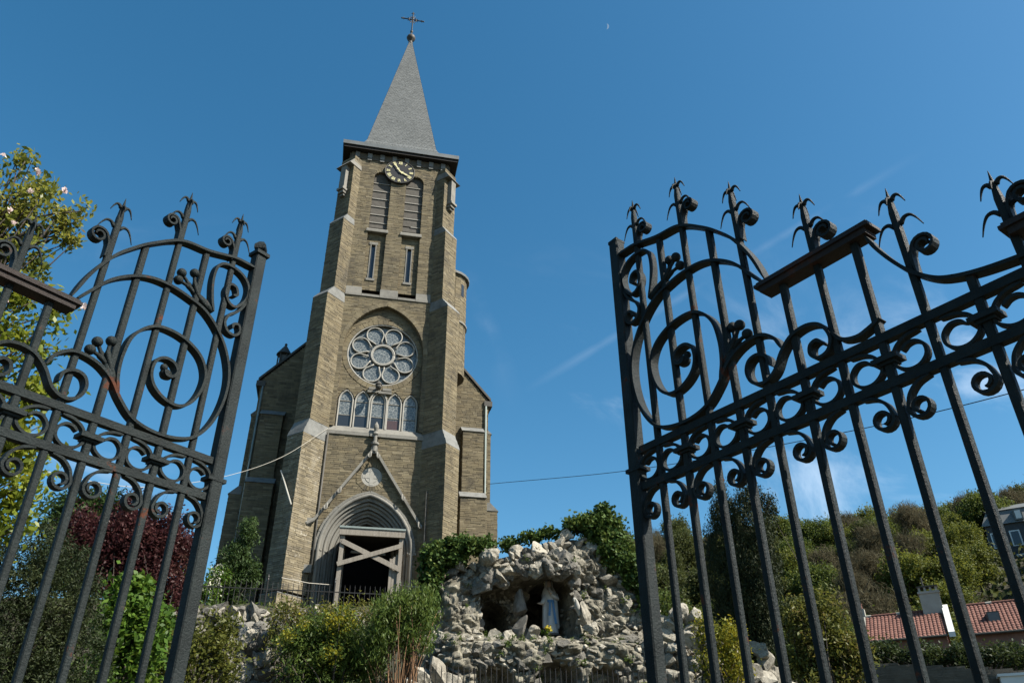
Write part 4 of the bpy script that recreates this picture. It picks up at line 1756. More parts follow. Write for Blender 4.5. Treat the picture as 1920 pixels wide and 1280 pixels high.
BARS = [.105, .212, .318, .424, .530, .642, .755, .870, .988, 1.105, 1.217, 1.33, 1.44]
TIPS = {0: 3.175, 2: 3.13, 4: 2.952, 6: 2.735, 8: 2.586, 10: 2.472}
OUTER = [(.012, 2.965), (.06, 2.963), (.11, 2.957), (.21, 2.926), (.315, 2.905), (.41, 2.835), (.47, 2.775), (.517, 2.715), (.565, 2.62), (.597, 2.52)]
INNER = [(.578, 2.522), (.55, 2.565), (.50, 2.635), (.434, 2.687), (.37, 2.712), (.301, 2.716), (.235, 2.707), (.175, 2.69), (.115, 2.645), (.066, 2.58), (.036, 2.50),
         (.034, 2.41), (.058, 2.315), (.105, 2.243), (.165, 2.213), (.245, 2.205), (.32, 2.222), (.375, 2.268), (.421, 2.322), (.475, 2.352), (.541, 2.356), (.585, 2.325), (.602, 2.285)]
SPIRAL = [(.385, 2.285), (.400, 2.335), (.403, 2.41), (.385, 2.49), (.325, 2.550), (.235, 2.556), (.158, 2.522), (.122, 2.465), (.125, 2.400), (.150, 2.345), (.19, 2.317), (.24, 2.322),
          (.283, 2.350), (.302, 2.390), (.297, 2.435), (.270, 2.457), (.237, 2.453), (.219, 2.430), (.228, 2.408), (.250, 2.403), (.262, 2.418)]
SSCR = [(.143, 2.705), (.158, 2.75), (.170, 2.82), (.165, 2.882), (.139, 2.912), (.092, 2.916), (.05, 2.90), (.026, 2.865), (.030, 2.81), (.062, 2.765), (.094, 2.770), (.112, 2.806),
        (.102, 2.842), (.076, 2.842), (.066, 2.815), (.082, 2.805)]
SLOW = [(.026, 2.86), (.027, 2.80), (.050, 2.752), (.080, 2.722), (.092, 2.687), (.075, 2.657), (.045, 2.653), (.027, 2.675), (.036, 2.700), (.056, 2.694), (.058, 2.676)]
THIRD = [(.556, 2.252), (.550, 2.283), (.522, 2.300), (.492, 2.293), (.479, 2.262), (.492, 2.225), (.527, 2.209), (.567, 2.226), (.600, 2.272), (.640, 2.305), (.690, 2.312), (.730, 2.293),
         (.748, 2.250), (.735, 2.215), (.704, 2.206), (.684, 2.225), (.688, 2.25), (.708, 2.257), (.722, 2.243)]
BRACK = [(.752, 2.262), (.775, 2.228), (.815, 2.215), (.850, 2.222), (.885, 2.235)]
VALLEY = [(.908, 2.475), (.925, 2.425), (.955, 2.365), (.988, 2.315), (1.03, 2.272), (1.07, 2.250), (1.13, 2.233), (1.21, 2.221), (1.30, 2.212)]


def hook(mb, x, z, s, ln, hgt, y=0, ax='x'):
    """drooping barb"""
    pts = [(0, 0), (.25*ln, .55*hgt), (.55*ln, .5*hgt), (.8*ln, -.2*hgt), (1.02*ln, -1.25*hgt)]
    P = spline(pts, 3)
    if ax == 'x':
        q = [(x+s*p[0], y, z+p[1]) for p in P]
    else:
        q = [(x, s*p[0], z+p[1]) for p in P]
    m = len(q)
    mb.tube(q, [.0068-.0055*i/(m-1) for i in range(m)], 6)


def volute(cx_, cz_, r, s, turns=1.35, a0=0, n=26, shrink=.42):
    out = []
    for i in range(n):
        f = i/(n-1)
        a = a0+s*2*pi*turns*f
        rr = r*(1-(1-shrink)*f)
        out.append((cx_+rr*cos(a), cz_+rr*sin(a)))
    return out


def make_gate(name, label, p0, az, cap):
    g = thing(name, label, 'gate', (p0[0], p0[1], 0), 'open wrought iron gate leaves', rotz=pi/2-az)
    Z0 = (0, 0, 0)

    def part(nm, mb, m='iron', par=None, smooth=False):
        return mb.build(nm, MT[m], par or g, smooth=smooth, loc=Z0)
    # free post and hinge post
    b = MB()
    bevel_bar(b, .002, .03, 3.03, .043, c=.004)
    if cap:
        b.box(-.026, .030, -.028, .028, 3.03, 3.045)
    post = part('post', b)
    b = MB()
    if cap:
        b.lathe([(.012, 3.045), (.030, 3.062), (.030, 3.078), (.012, 3.1)], (.002, 0, 0), 4)
    else:
        b.box(-.02, .024, -.022, -.012, 3.03, 3.043)
        b.box(.010, .024, -.011, .022, 3.03, 3.04)
    part('post_cap', b, 'iron', post)
    b = MB()
    bevel_bar(b, 1.52, 0, 2.5, .07, c=.006)
    part('hinge_post', b)
    # rails
    for nm, z in (('rail', 2.183), ('rail', 2.062), ('rail', .30), ('rail', .95)):
        b = MB()
        b.box(.028, 1.483, -.0125, .0125, z-.0115, z+.0115)
        part(nm, b)
    zt_arch = {1: 2.914, 3: 2.822, 5: 2.49, 7: 2.49, 9: 2.236, 11: 2.28, 12: 2.28}
    for i, x in enumerate(BARS):
        b = MB()
        if i in TIPS:
            bevel_bar(b, x, .12, TIPS[i], .0205, tip=.085)
            bar = part('bar', b)
            t = TIPS[i]
            for s_ in (-1, 1):
                for (dx, dz, l_, h_, ax) in ((.006, .045, .030, .018, 'x'), (.009, .125, .050, .026, 'x'), (0, .050, .024, .016, 'y')):
                    c = MB()
                    hook(c, x+s_*dx, t-dz, s_, l_, h_, ax=ax)
                    part('barb', c, 'iron', bar, True)
            # small volute standing on the arch beside the spike
            zb = {0: 2.957, 2: 2.905, 4: 2.715, 6: 2.515, 8: 2.318, 10: 2.315}[i]
            c = MB()
            r = .024 if i < 3 else .029
            vc = (x+.048 if i else x+.046, zb+.052 if i != 2 else zb+.062)
            pts = [(x+.014, zb-.012), (x+.012, zb+.02), (x+.014, zb+.05)]
            v = volute(vc[0], vc[1], r, -1, 1.5, pi*.93, 24, .33)
            ribbon(c, spline(pts, 3)[:-1]+[np.array(q) for q in v], .03, .007, raw=True)
            part('finial_scroll', c)
        else:
            bevel_bar(b, x, .12, zt_arch[i], .0205)
            part('bar', b)
    for nm, pts, w in (('arch_strip', OUTER, .036), ('inner_scroll', INNER, RB_W), ('spiral_scroll', SPIRAL, RB_W), ('post_scroll', SSCR, .03), ('post_scroll', SLOW, .03),
                       ('wave_scroll', THIRD, RB_W), ('rail_strip', BRACK, .03), ('valley_strip', VALLEY, .034)):
        b = MB()
        ribbon(b, pts, w)
        part(nm, b)
    b = MB()
    b.sphere((.249, 0, 2.412), .019, 10, 8, sc=(1.1, .8, .9))
    b.sphere((.262, .004, 2.428), .013, 8, 6, sc=(1, .9, 1))
    part('scroll_boss', b, smooth=True)
    # berries
    for root, joint, balls in (((.224, 2.752), (.146, 2.706), [(.279, 2.797), (.240, 2.813), (.287, 2.760)]),
                               ((.444, 2.374), (.396, 2.318), [(.479, 2.424), (.445, 2.438), (.495, 2.387)])):
        for k, (u, z) in enumerate(balls):
            b = MB()
            y = (-.006, .006, .0)[k]
            pts = [(joint[0], y*.3, joint[1]), (root[0]-.02, y, root[1]-.02), (root[0]+(u-root[0])*.35, y, root[1]+(z-root[1])*.35), (u, y, z)]
            b.tube(spline(pts, 4), [.009]*9+[.006]*4, 6)
            st = part('berry_stalk', b, smooth=True)
            b = MB()
            b.sphere((u, y, z), .0165, 14, 10)
            part('berry', b, 'iron', st, True)
        b = MB()
        b.tube([(joint[0]-.004, 0, joint[1]-.004), (joint[0]+.03, 0, joint[1]+.02), (root[0]-.01, 0, root[1]-.01)], [.013, .014, .011], 8)
        part('stalk_clasp', b, smooth=True)
    # moulded flat caps
    for (x0, x1, z) in ((.566, .932, 2.494), (1.20, 1.50, 2.292)):
        b = MB()
        b.box(x0+.014, x1-.014, -.026, .026, z-.018, z-.0005)
        b.box(x0, x1, -.032, .032, z, z+.010)
        b.box(x0+.006, x1-.006, -.026, .026, z+.0105, z+.018)
        part('flat_cap', b, 'rusty')
    # frieze between the two upper rails: collars and four C scrolls round every second bar
    cz_ = 2.124
    cent = [(0.004, (1,)), (.212, (-1, 1)), (.424, (-1, 1)), (.642, (-1, 1)), (.870, (-1, 1)), (1.105, (-1, 1)), (1.33, (-1, 1))]
    for x, sides in cent:
        b = MB()
        for (h0, h1, w) in ((-.014, -.0062, .022), (-.006, .0065, .033), (.0067, .013, .022)):
            b.box(x-w, x+w, -w*.7, w*.7, cz_+h0, cz_+h1)
        part('collar', b, 'iron')
        for s_ in sides:
            o = .106
            b = MB()
            ribbon(b, [(x+s_*(o*.86), 2.166), (x+s_*.060, 2.163), (x+s_*.034, 2.150), (x+s_*.018, 2.130), (x+s_*.014, 2.118)], .020, .008)
            part('frieze_arc', b)
            b = MB()
            ribbon(b, [(x+s_*.014, 2.112), (x+s_*.022, 2.094), (x+s_*.045, 2.079), (x+s_*.072, 2.080), (x+s_*.093, 2.098), (x+s_*.094, 2.124), (x+s_*.076, 2.142), (x+s_*.055, 2.142), (x+s_*.040, 2.130)], .020, .008)
            part('frieze_scroll', b)
            # drop scrolls below the lower rail
            b = MB()
            pts = [(x+s_*.086, 2.048), (x+s_*.055, 2.041), (x+s_*.030, 2.018), (x+s_*.019, 1.988)]
            v = volute(x+s_*.042, 1.984, .029, 1, 1.3, 0, 22, .45)
            v = [(x+s_*.044-s_*(q[0]-(x+s_*.042)), q[1]) for q in volute(x+s_*.042, 1.980, .027, 1, 1.25, 0.25, 22, .42)]
            v = []
            for i in range(22):
                f = i/21
                a = pi+1.25*2*pi*f
                rr = .028*(1-.56*f)
                v.append(np.array((x+s_*(.046+rr*cos(a)), 1.984+rr*sin(a))))
            ribbon(b, spline(pts, 4)[:-1]+v, .024, .008, raw=True)
            part('drop_scroll', b)
    # lock box and hinge straps stay on the leaf
    b = MB()
    b.box(-.024, .10, -.028, .028, 1.02, 1.16)
    part('lock_box', b)
    return g


AZ_L = H-radians(144)
AZ_R = H+radians(144)
make_gate('iron_gate', 'open black iron gate leaf on the left, its post capped by a small knob', (-.436, 2.563), AZ_L, True)
make_gate('iron_gate', 'open black iron gate leaf on the right, standing in front of the wooded hill', (.885, 2.208), AZ_R, False)
# ------------------------------------------------------------------ rock grotto with statue
grotto = thing('rock_grotto', 'artificial grotto of pale grey boulders with a niche and a dark cave', 'grotto', (5, 18.2, 2.6))
TOPX = [1.6, 1.95, 2.3, 2.7, 3.2, 3.8, 4.4, 4.9, 5.4, 5.85, 6.05, 6.4, 6.8, 7.05, 7.4, 7.8, 8.2, 8.7]
TOPZ = [4.2, 5.2, 5.85, 6.05, 6.2, 6.35, 6.6, 6.8, 7.0, 6.98, 6.55, 6.1, 6.05, 5.9, 5.45, 4.9, 4.2, 3.4]


def gtop(x):
    return float(np.interp(x, TOPX, TOPZ))


def sg(a, b, x):
    t = min(1, max(0, (x-a)/(b-a)))
    return t*t*(3-2*t)


def ell(x, z, cx_, cz_, rx, rz, soft=.25):
    d = sqrt(((x-cx_)/rx)**2+((z-cz_)/rz)**2)
    return 1-sg(1-soft, 1+soft*.4, d)


def niche(x, z):
    h = .36 if z < 5.55 else .36*sqrt(max(0, 1-((z-5.55)/.45)**2))
    return (1-sg(h-.05, h+.06, abs(x-4.87)))*sg(4.58, 4.68, z)*(1 if z < 6.0 else 0)


def cave(x, z):
    top = 5.5-((x-3.58)/.6)**2*.5
    return sg(3.22, 3.34, x)*(1-sg(3.85, 4.05, x))*sg(4.36, 4.5, z)*(1-sg(top-.08, top+.05, z))


def recess(x, z):
    top = 6.02-max(0, (4.3-x))*.28
    return sg(3.1, 3.4, x)*(1-sg(5.25, 5.5, x))*sg(4.5, 4.75, z)*(1-sg(top-.1, top+.04, z))


def low_caves(x, z):
    return max(ell(x, z, 3.35, 3.45, .42, .38), ell(x, z, 4.72, 3.55, .5, .42), ell(x, z, 5.75, 3.5, .4, .4)*.8)


def gdepth(x, z):
    """y of the grotto face"""
    y = 18.0
    y += .35*sg(4.0, 7.5, z)                        # leans back
    y -= .75*(1-sg(4.25, 4.6, z))                    # lower terrace stands forward
    y -= .42*ell(x, z, 4.3, 6.18, 1.75, .34, .5)     # brow over the niche
    y += 1.0*recess(x, z)
    y += 1.5*niche(x, z)+1.1*cave(x, z)+.55*low_caves(x, z)
    y += .5*sg(6.6, 8.6, x)
    y += .4*(1-sg(1.7, 2.5, x))
    return y


def rc_(x, z):
    return recess(x, z)


def build_grotto():
    nx, nv, nb = 190, 140, 14
    xs = np.linspace(1.7, 8.6, nx)
    V = []
    for j in range(nv+nb):
        for i in range(nx):
            x = xs[i]
            zt = gtop(x)
            if j < nv:
                z = 2.3+(zt-2.3)*j/(nv-1)
                y = gdepth(x, z)
                edge = sg(.93, 1.0, j/(nv-1))
                y += .25*edge
            else:
                f = (j-nv+1)/nb
                z = zt-.15*f-1.2*f*f*0
                y = gdepth(x, zt)+.25+f*4.0
                z = max(z, 2.0)
                z += (float(ground_z(x, y))-.1-z)*sg(.5, 1, f)
            p = Vector((x*1.4, y*1.4, z*1.4))
            q = Vector((p.x*1.0, p.y*1.0, p.z*1.25))
            wq = noise.noise_vector(q*.9)*.35
            d1, _ = noise.voronoi(q*1.25+wq)
            d2, _ = noise.voronoi(q*2.7+wq*1.5)
            n = .30*min(.42, max(0, d1[1]-d1[0]))+.20*min(.4, max(0, d2[1]-d2[0]))
            n += noise.fractal(p, .9, 2.1, 5)*.14+abs(noise.noise(p*4.5))*.07-.10
            dk = max(niche(x, z), 0)
            a = n*(1-.6*dk)
            V.append((x+.5*a*noise.noise(p*1.3+Vector((9, 0, 0))), y-a, z+.4*a*noise.noise(p*1.3+Vector((0, 7, 0)))))
    F = []
    for j in range(nv+nb-1):
        for i in range(nx-1):
            a = j*nx+i
            F.append((a, a+1, a+nx+1, a+nx))
    me = bpy.data.meshes.new('rock_body')
    me.from_pydata(V, [], F)
    finish(me, MT['rockbody'], False)
    link('rock_body', me, grotto)
    # rocks
    rg = random.Random(11)
    spots = []
    tries = 0
    while len(spots) < 620 and tries < 40000:
        tries += 1
        x = rg.uniform(1.9, 8.3)
        z = rg.uniform(2.6, gtop(x)+.05)
        if niche(x, z) > .05 or cave(x, z) > .15 or low_caves(x, z) > .35:
            continue
        rc = recess(x, z)
        if rc > .3 and rg.random() < .35:
            continue
        big = rg.random()
        s = .07+.17*big**2.2
        if z > 5.6 and rc < .1 and x < 5.9:              # heavy slabs of the brow
            s = .10+.26*big**1.5
        elif x < 3.25 and z < 5.6:                       # left pier of small stones
            s = .06+.13*big
        elif x > 5.5:                                    # large blocks on the right
            s = .09+.24*big**1.6
        if rc > .3:
            s *= .8
        ok = True
        for (a, b_, s2) in spots:
            if abs(a-x) < .4 and abs(b_-z) < .4 and hypot(a-x, b_-z) < (s+s2)*.55:
                ok = False
                break
        if ok:
            spots.append((x, z, s))
    for k in range(44):                                   # hanging lip of the brow
        x = 3.15+2.35*k/43+rg.uniform(-.03, .03)
        spots.append((x, 6.0-max(0, (4.3-x))*.28+rg.uniform(-.05, .12), rg.uniform(.12, .27)))
    spots.sort(key=lambda t: -t[2])
    stuff_v, stuff_f = [], []
    for k, (x, z, s) in enumerate(spots):
        y = gdepth(x, z)+.02
        if rc_(x, z) < .9 and 3.1 < x < 5.5 and 5.5 < z < 6.15:
            y = min(y, gdepth(x, 6.2)+.12)
        p = (x, y+s*.22, z)
        pool = ROCKS
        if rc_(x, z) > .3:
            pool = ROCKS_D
        elif z < 4.35:
            pool = ROCKS_G if k % 5 else ROCKS
        elif z < gtop(x)-.42 and 2.9 < x < 5.9 and z > 5.5:
            pool = ROCKS_G if k % 4 else ROCKS
        elif k % 3 == 0:
            pool = ROCKS_G
        if k < 296:
            put_rock(p, s, grotto, k+100, pool, 1.0 if z > 4.4 else .85)
        else:
            me = ROCKS[6+k % 8]
            M4 = Matrix.Translation(p) @ Matrix.Rotation(rg.uniform(0, 6.28), 4, 'Z') @ Matrix.Rotation(rg.uniform(-.6, .6), 4, 'X') @ Matrix.Diagonal((s*rg.uniform(.8, 1.2), s*rg.uniform(.7, 1.1), s*rg.uniform(.6, 1), 1))
            off = len(stuff_v)
            stuff_v += [tuple(M4 @ v.co) for v in me.vertices]
            stuff_f += [tuple(i+off for i in q.vertices) for q in me.polygons]
    me = bpy.data.meshes.new('small_rocks')
    me.from_pydata(stuff_v, [], stuff_f)
    finish(me, MT['rock'], False)
    link('small_rocks', me, grotto, 'stuff')
    # upright stones standing in the recess and beside the niche
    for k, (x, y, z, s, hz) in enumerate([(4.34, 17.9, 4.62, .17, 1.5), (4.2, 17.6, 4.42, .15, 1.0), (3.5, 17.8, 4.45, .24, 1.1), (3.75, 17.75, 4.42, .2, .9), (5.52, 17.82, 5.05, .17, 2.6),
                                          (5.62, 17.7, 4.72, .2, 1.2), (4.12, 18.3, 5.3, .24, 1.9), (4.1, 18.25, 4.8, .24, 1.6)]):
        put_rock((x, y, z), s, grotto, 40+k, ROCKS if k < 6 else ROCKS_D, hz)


build_grotto()

# statue: white robed woman, blue sash -----------------------------------------------
SX, SY, SZ, SH = 4.97, 18.72, 4.76, 1.26
statue = thing('statue', 'painted statue of a veiled woman in white with a blue sash in the niche', 'statue', (SX, SY, SZ))


def loft(mb, secs, n=40, fold=0.0, fk=11, seed=0):
    """sections (z, cx, cy, rx, ry): closed body with drapery folds"""
    k = len(mb.v)
    for (z, cx_, cy_, rx, ry, fd) in secs:
        for j in range(n):
            t = 2*pi*j/n
            f = 1+fd*(sin(fk*t+seed)*.6+sin((fk+6)*t+seed*2+z*5)*.4)
            mb.v.append((cx_+rx*f*cos(t), cy_+ry*f*sin(t), z))
    for i in range(len(secs)-1):
        for j in range(n):
            a, b_ = k+i*n+j, k+i*n+(j+1) % n
            mb.f.append((a, b_, b_+n, a+n))
            mb.mi.append(0)
    mb.f.append(tuple(k+j for j in range(n))[::-1])
    mb.f.append(tuple(k+(len(secs)-1)*n+j for j in range(n)))
    mb.mi += [0, 0]


def build_statue():
    s = SH/1.24

    def S(rows):
        return [(SZ+z*s, SX+cx_*s, SY+cy_*s, rx*s, ry*s, fd) for (z, cx_, cy_, rx, ry, fd) in rows]
    b = MB()
    loft(b, S([(0, .02, 0, .165, .13, .10), (.06, .02, 0, .155, .125, .11), (.25, .015, 0, .135, .115, .09), (.45, .01, 0, .125, .11, .06), (.62, .0, 0, .115, .10, .03), (.72, .0, 0, .10, .09, .02),
               (.82, -.005, 0, .125, .10, .01), (.92, -.01, .0, .13, .09, .0), (.985, -.012, .0, .10, .07, 0), (1.02, -.015, -.005, .045, .045, 0), (1.06, -.018, -.01, .04, .042, 0)]), 44)
    robe = b.build('robe', MT['robe'], statue, smooth=True)
    # mantle hanging from the head over both shoulders, open in front
    k = 34
    rows = [(1.235, -.02, .015, .04, .045), (1.215, -.02, .015, .078, .085), (1.15, -.02, .02, .098, .105), (1.07, -.018, .02, .105, .10), (.99, -.012, .02, .155, .105), (.88, -.005, .02, .185, .12), (.70, .0, .02, .185, .13),
            (.5, .005, .02, .19, .135), (.3, .01, .02, .2, .145), (.16, .02, .02, .205, .15)]
    v, f = [], []
    for i, (z, cx_, cy_, rx, ry) in enumerate(rows):
        opening = [.2, .62, .62, .62, .62, .55, .52, .55, .62, .72][i]
        for j in range(k):
            t = -pi/2+opening+(2*pi-2*opening)*j/(k-1)
            fd = 1+(0.05 if i > 4 else .01)*sin(9*t+i*.2)
            zz = z+(.05*sin(t*3+1) if i == len(rows)-1 else 0)
            v.append((SX+s*(cx_+rx*fd*cos(t)), SY+s*(cy_+ry*fd*sin(t)), SZ+s*zz))
    for i in range(len(rows)-1):
        for j in range(k-1):
            a = i*k+j
            f.append((a, a+k, a+k+1, a+1))
    n0 = len(v)
    v2 = [(SX+(p[0]-SX)*.93, SY+(p[1]-SY-.0)*.93, p[2]) for p in v]
    f2 = [tuple(i+n0 for i in q[::-1]) for q in f]
    me = bpy.data.meshes.new('veil')
    me.from_pydata(v+v2, [], f+f2)
    finish(me, MT['robe'], True)
    link('veil', me, statue)
    # head with simple features
    b = MB()
    hx, hy, hz = SX-.022*s, SY-.02*s, SZ+1.135*s
    b.sphere((hx, hy, hz), .07*s, 20, 16, sc=(.86, .95, 1.2))
    b.sphere((hx, hy-.066*s, hz-.008*s), .013*s, 8, 6, sc=(.7, 1.2, 1.6))
    for e in (-1, 1):
        b.sphere((hx+e*.026*s, hy-.054*s, hz+.012*s), .011*s, 8, 6, sc=(1.2, .7, .6))
    b.sphere((hx, hy-.058*s, hz-.038*s), .014*s, 8, 6, sc=(1.1, .6, .4))
    b.build('face', MT['skin'], statue, smooth=True)
    # arm across the chest and the arm held out
    b = MB()
    b.tube([(SX+.13*s, SY-.02*s, SZ+.90*s), (SX+.15*s, SY-.10*s, SZ+.78*s), (SX+.05*s, SY-.13*s, SZ+.84*s), (SX+.0*s, SY-.135*s, SZ+.87*s)], [.05*s, .05*s, .04*s, .035*s], 10)
    b.build('sleeve', MT['robe'], statue, smooth=True)
    b = MB()
    b.tube([(SX-.12*s, SY-.02*s, SZ+.88*s), (SX-.17*s, SY-.05*s, SZ+.74*s), (SX-.22*s, SY-.1*s, SZ+.66*s)], [.05*s, .055*s, .05*s], 10)
    b.build('sleeve', MT['robe'], statue, smooth=True)
    for (o, d) in (((SX-.22*s, SY-.1*s, SZ+.655*s), Vector((-1, -.15, .05))), ((SX+.01*s, SY-.14*s, SZ+.87*s), Vector((-.75, -.2, .6)))):
        b = MB()
        d = d.normalized()
        o = Vector(o)
        sd = d.cross(Vector((0, 0, 1))).normalized()
        b.tube([o, o+d*.05*s, o+d*.085*s], [.022*s, .027*s, .024*s], 8)
        for q, ln in zip((-1.5, -.5, .5, 1.5), (.045, .055, .052, .04)):
            st = o+d*.08*s+sd*q*.012*s
            b.tube([st, st+d*ln*.6*s, st+d*ln*s-Vector((0, 0, .008*s))], [.008*s, .0075*s, .005*s], 6)
        st = o+d*.04*s+sd*.02*s
        b.tube([st, st+(d+sd*.7)*.035*s], [.009*s, .006*s], 6)
        b.build('hand', MT['skin'], statue, smooth=True)
    # sash: belt and two falling ends
    b = MB()
    loft(b, S([(.70, 0, 0, .118, .105, .02), (.76, 0, 0, .116, .10, .015)]), 36)
    sash = b.build('sash', MT['sash'], statue, smooth=True)
    for (xa, xb, w, ln) in ((-.03, -.055, .04, .34), (.03, .10, .045, .52)):
        b = MB()
        pts = []
        for i in range(7):
            f_ = i/6
            pts.append((xa+(xb-xa)*f_, -.112-.012*sin(f_*5)-.02*f_, .73-ln*f_))
        for i in range(6):
            p, q = pts[i], pts[i+1]
            w0, w1 = w*(1+.3*i/6)/2, w*(1+.3*(i+1)/6)/2
            b.hexa([(SX+s*(p[0]-w0), SY+s*p[1], SZ+s*p[2]), (SX+s*(p[0]+w0), SY+s*p[1], SZ+s*p[2]), (SX+s*(p[0]+w0), SY+s*(p[1]+.014), SZ+s*p[2]), (SX+s*(p[0]-w0), SY+s*(p[1]+.014), SZ+s*p[2]),
                    (SX+s*(q[0]-w1), SY+s*q[1], SZ+s*q[2]), (SX+s*(q[0]+w1), SY+s*q[1], SZ+s*q[2]), (SX+s*(q[0]+w1), SY+s*(q[1]+.014), SZ+s*q[2]), (SX+s*(q[0]-w1), SY+s*(q[1]+.014), SZ+s*q[2])])
        b.build('sash_end', MT['sash'], sash)
    # ring of stars above the head, tilted back
    b = MB()
    ce = Vector((hx, hy+.05*s, hz+.03*s))
    pts = [ce+Vector((.105*s*cos(2*pi*i/30), .02*s*sin(2*pi*i/30), .115*s*sin(2*pi*i/30))) for i in range(31)]
    b.tube(pts, .005*s, 6)
    for i in range(12):
        a = 2*pi*i/12
        b.sphere(ce+Vector((.105*s*cos(a), .02*s*sin(a), .115*s*sin(a))), .013*s, 6, 4)
    b.build('star_crown', MT['gold'], statue)
    b = MB()
    b.lathe([(.2*s, -.05), (.19*s, 0.0)], (SX+.02, SY, SZ), 16)
    b.build('plinth', MT['rockdark'], statue)


build_statue()
# yellow flowers at the statue's feet
fl = thing('flower_bunch', 'small bunch of yellow flowers at the feet of the statue', 'flowers', (4.72, 17.98, 4.62))
o_, cc = foliage('blooms', [(4.72, 17.98, 4.74, .07, .06, .05)], 14, 10, .02, .045, MT['l_gold'], fl, aspect=.8)
foliage('leaves', [(4.68, 18.0, 4.68, .12, .06, .05)], 12, 10, .02, .05, MT['l_bright'], fl)
WS = thing('carved_bird', 'small whitewashed carved bird perched beside the statue', 'carved bird', (5.33, 17.75, 4.85))
b = MB()
q_ = [(5.27, 17.74, 5.24), (5.25, 17.72, 5.32), (5.28, 17.73, 5.36), (5.33, 17.75, 5.28), (5.37, 17.77, 5.12), (5.42, 17.8, 4.98), (5.44, 17.8, 4.84)]
q_ = [(5.33+(x-5.33)*.72, 17.75+(y-17.75)*.72, 5.0+(z-4.84)*.72) for x, y, z in q_]
b.tube(spline(q_, 4), [r_*.62 for r_ in [.02, .03, .035, .04, .042, .045, .044, .044, .046, .05, .055, .062, .07, .08, .09, .10, .105, .108, .11, .10, .09, .08, .07, .06, .05][:25]], 12)
b.build('body', MT['pale'], WS, smooth=True)
b = MB()
b.tube([Vector(q_[0])+Vector((0, 0, .045)), Vector(q_[0])+Vector((-.03, -.01, .03))], [.012, .003], 6)
b.build('beak', MT['pale'], WS)
# ------------------------------------------------------------------ planting
def away(L, k):
    """move measured ellipsoids further along their line from the gateway and scale them"""
    out = []
    for (x, y, z, rx, rz) in L:
        out.append((x*k, y*k, 1.2+(z-1.2)*k, rx*k, rz*k))
    return out


def E3(L, depth=1.0):
    return [(x, y, z, rx, max(rx, rz)*depth*.9, rz) for (x, y, z, rx, rz) in L]


def plant(name, label, cat, L, clumps, per, spread, size, m, aspect=.5, group=None, base=None, stem='bark', r0=.03, up=None, shell=.5, trunk_top=None,
          part='foliage', ntip=26, depth=1.0, droop=0., zflat=1.0, bend=.15):
    ells = E3(L, depth)
    if base is None:
        cx_ = sum(e[0] for e in ells)/len(ells)
        cy_ = sum(e[1] for e in ells)/len(ells)
        base = (cx_, cy_, float(ground_z(cx_, cy_))-.05)
    t = thing(name, label, cat, base, group)
    o, cc = foliage(part, ells, clumps, per, spread, size, MT[m], t, up=up, aspect=aspect, shell=shell, droop=droop, zflat=zflat)
    if stem:
        idx = RNG.choice(len(cc), min(ntip, len(cc)), replace=False)
        branches('stem', base, [cc[i] for i in idx], t, MT[stem], r0, .004, seed=len(label), trunk_top=trunk_top, bend=bend)
    return t


BL = [(-3.11, 5.82, 6.09, 0.12, 0.14), (-2.98, 5.89, 5.87, 0.21, 0.19), (-3.0, 5.88, 5.56, 0.27, 0.2), (-2.75, 6.0, 5.7, 0.2, 0.19), (-2.62, 6.06, 5.47, 0.15, 0.12), (-2.95, 5.9, 5.19, 0.2, 0.18),
      (-2.76, 6.0, 5.12, 0.16, 0.11), (-3.25, 5.74, 5.29, 0.39, 0.47), (-3.6, 5.6, 5.9, .4, .35), (-3.9, 5.4, 5.0, .5, .6)]
BL2 = [(-2.81, 5.97, 4.77, 0.24, 0.17), (-2.56, 6.1, 4.72, 0.15, 0.12), (-2.69, 6.03, 4.42, 0.28, 0.17), (-3.01, 5.87, 4.29, 0.37, 0.49), (-2.51, 6.1, 4.0, 0.27, 0.23), (-2.54, 6.09, 3.59, 0.26, 0.26), (-2.40, 6.16, 3.55, 0.15, 0.2),
       (-2.42, 6.15, 3.22, 0.24, 0.22), (-2.42, 6.15, 2.92, 0.2, 0.19), (-3.2, 5.7, 3.5, .5, .6), (-3.7, 5.4, 4.2, .5, .6)]
bt = thing('blossom_tree', 'bronze green tree dotted with a few pink blossoms on the left', 'tree', (-3.3, 6.1, .3))
o_, cc1 = foliage('upper_crown', E3(BL), 380, 26, .047, .056, MT['l_magnolia'], bt, aspect=.48, shell=.15)
o_, cc2 = foliage('lower_crown', E3(BL2), 470, 26, .052, .062, MT['l_yellowgreen'], bt, aspect=.5, shell=.15)
tr = branches('trunk', (-3.3, 6.1, .25), [], bt, MT['bark'], .09, .02, trunk_top=(-3.15, 5.95, 5.6))
for cc_, sd in ((cc1, 3), (cc2, 4)):
    rg = random.Random(sd)
    mb_ = MB()
    for c in cc_:
        if rg.random() > .55:
            continue
        zt = min(max(c[2]-rg.uniform(.25, .9), 1.6), 5.4)
        st = Vector((-3.3+.15*(zt/5.6), 6.1-.15*(zt/5.6), zt))
        c = Vector(c)
        mid = st.lerp(c, .55)+Vector((rg.uniform(-.12, .12), rg.uniform(-.12, .12), rg.uniform(-.18, .02)))
        pts = spline([st, mid, c], 4)
        mb_.tube(pts, [.014-.0105*i/(len(pts)-1) for i in range(len(pts))], 4)
    mb_.build('branch', MT['bark'], tr, kind='stuff')
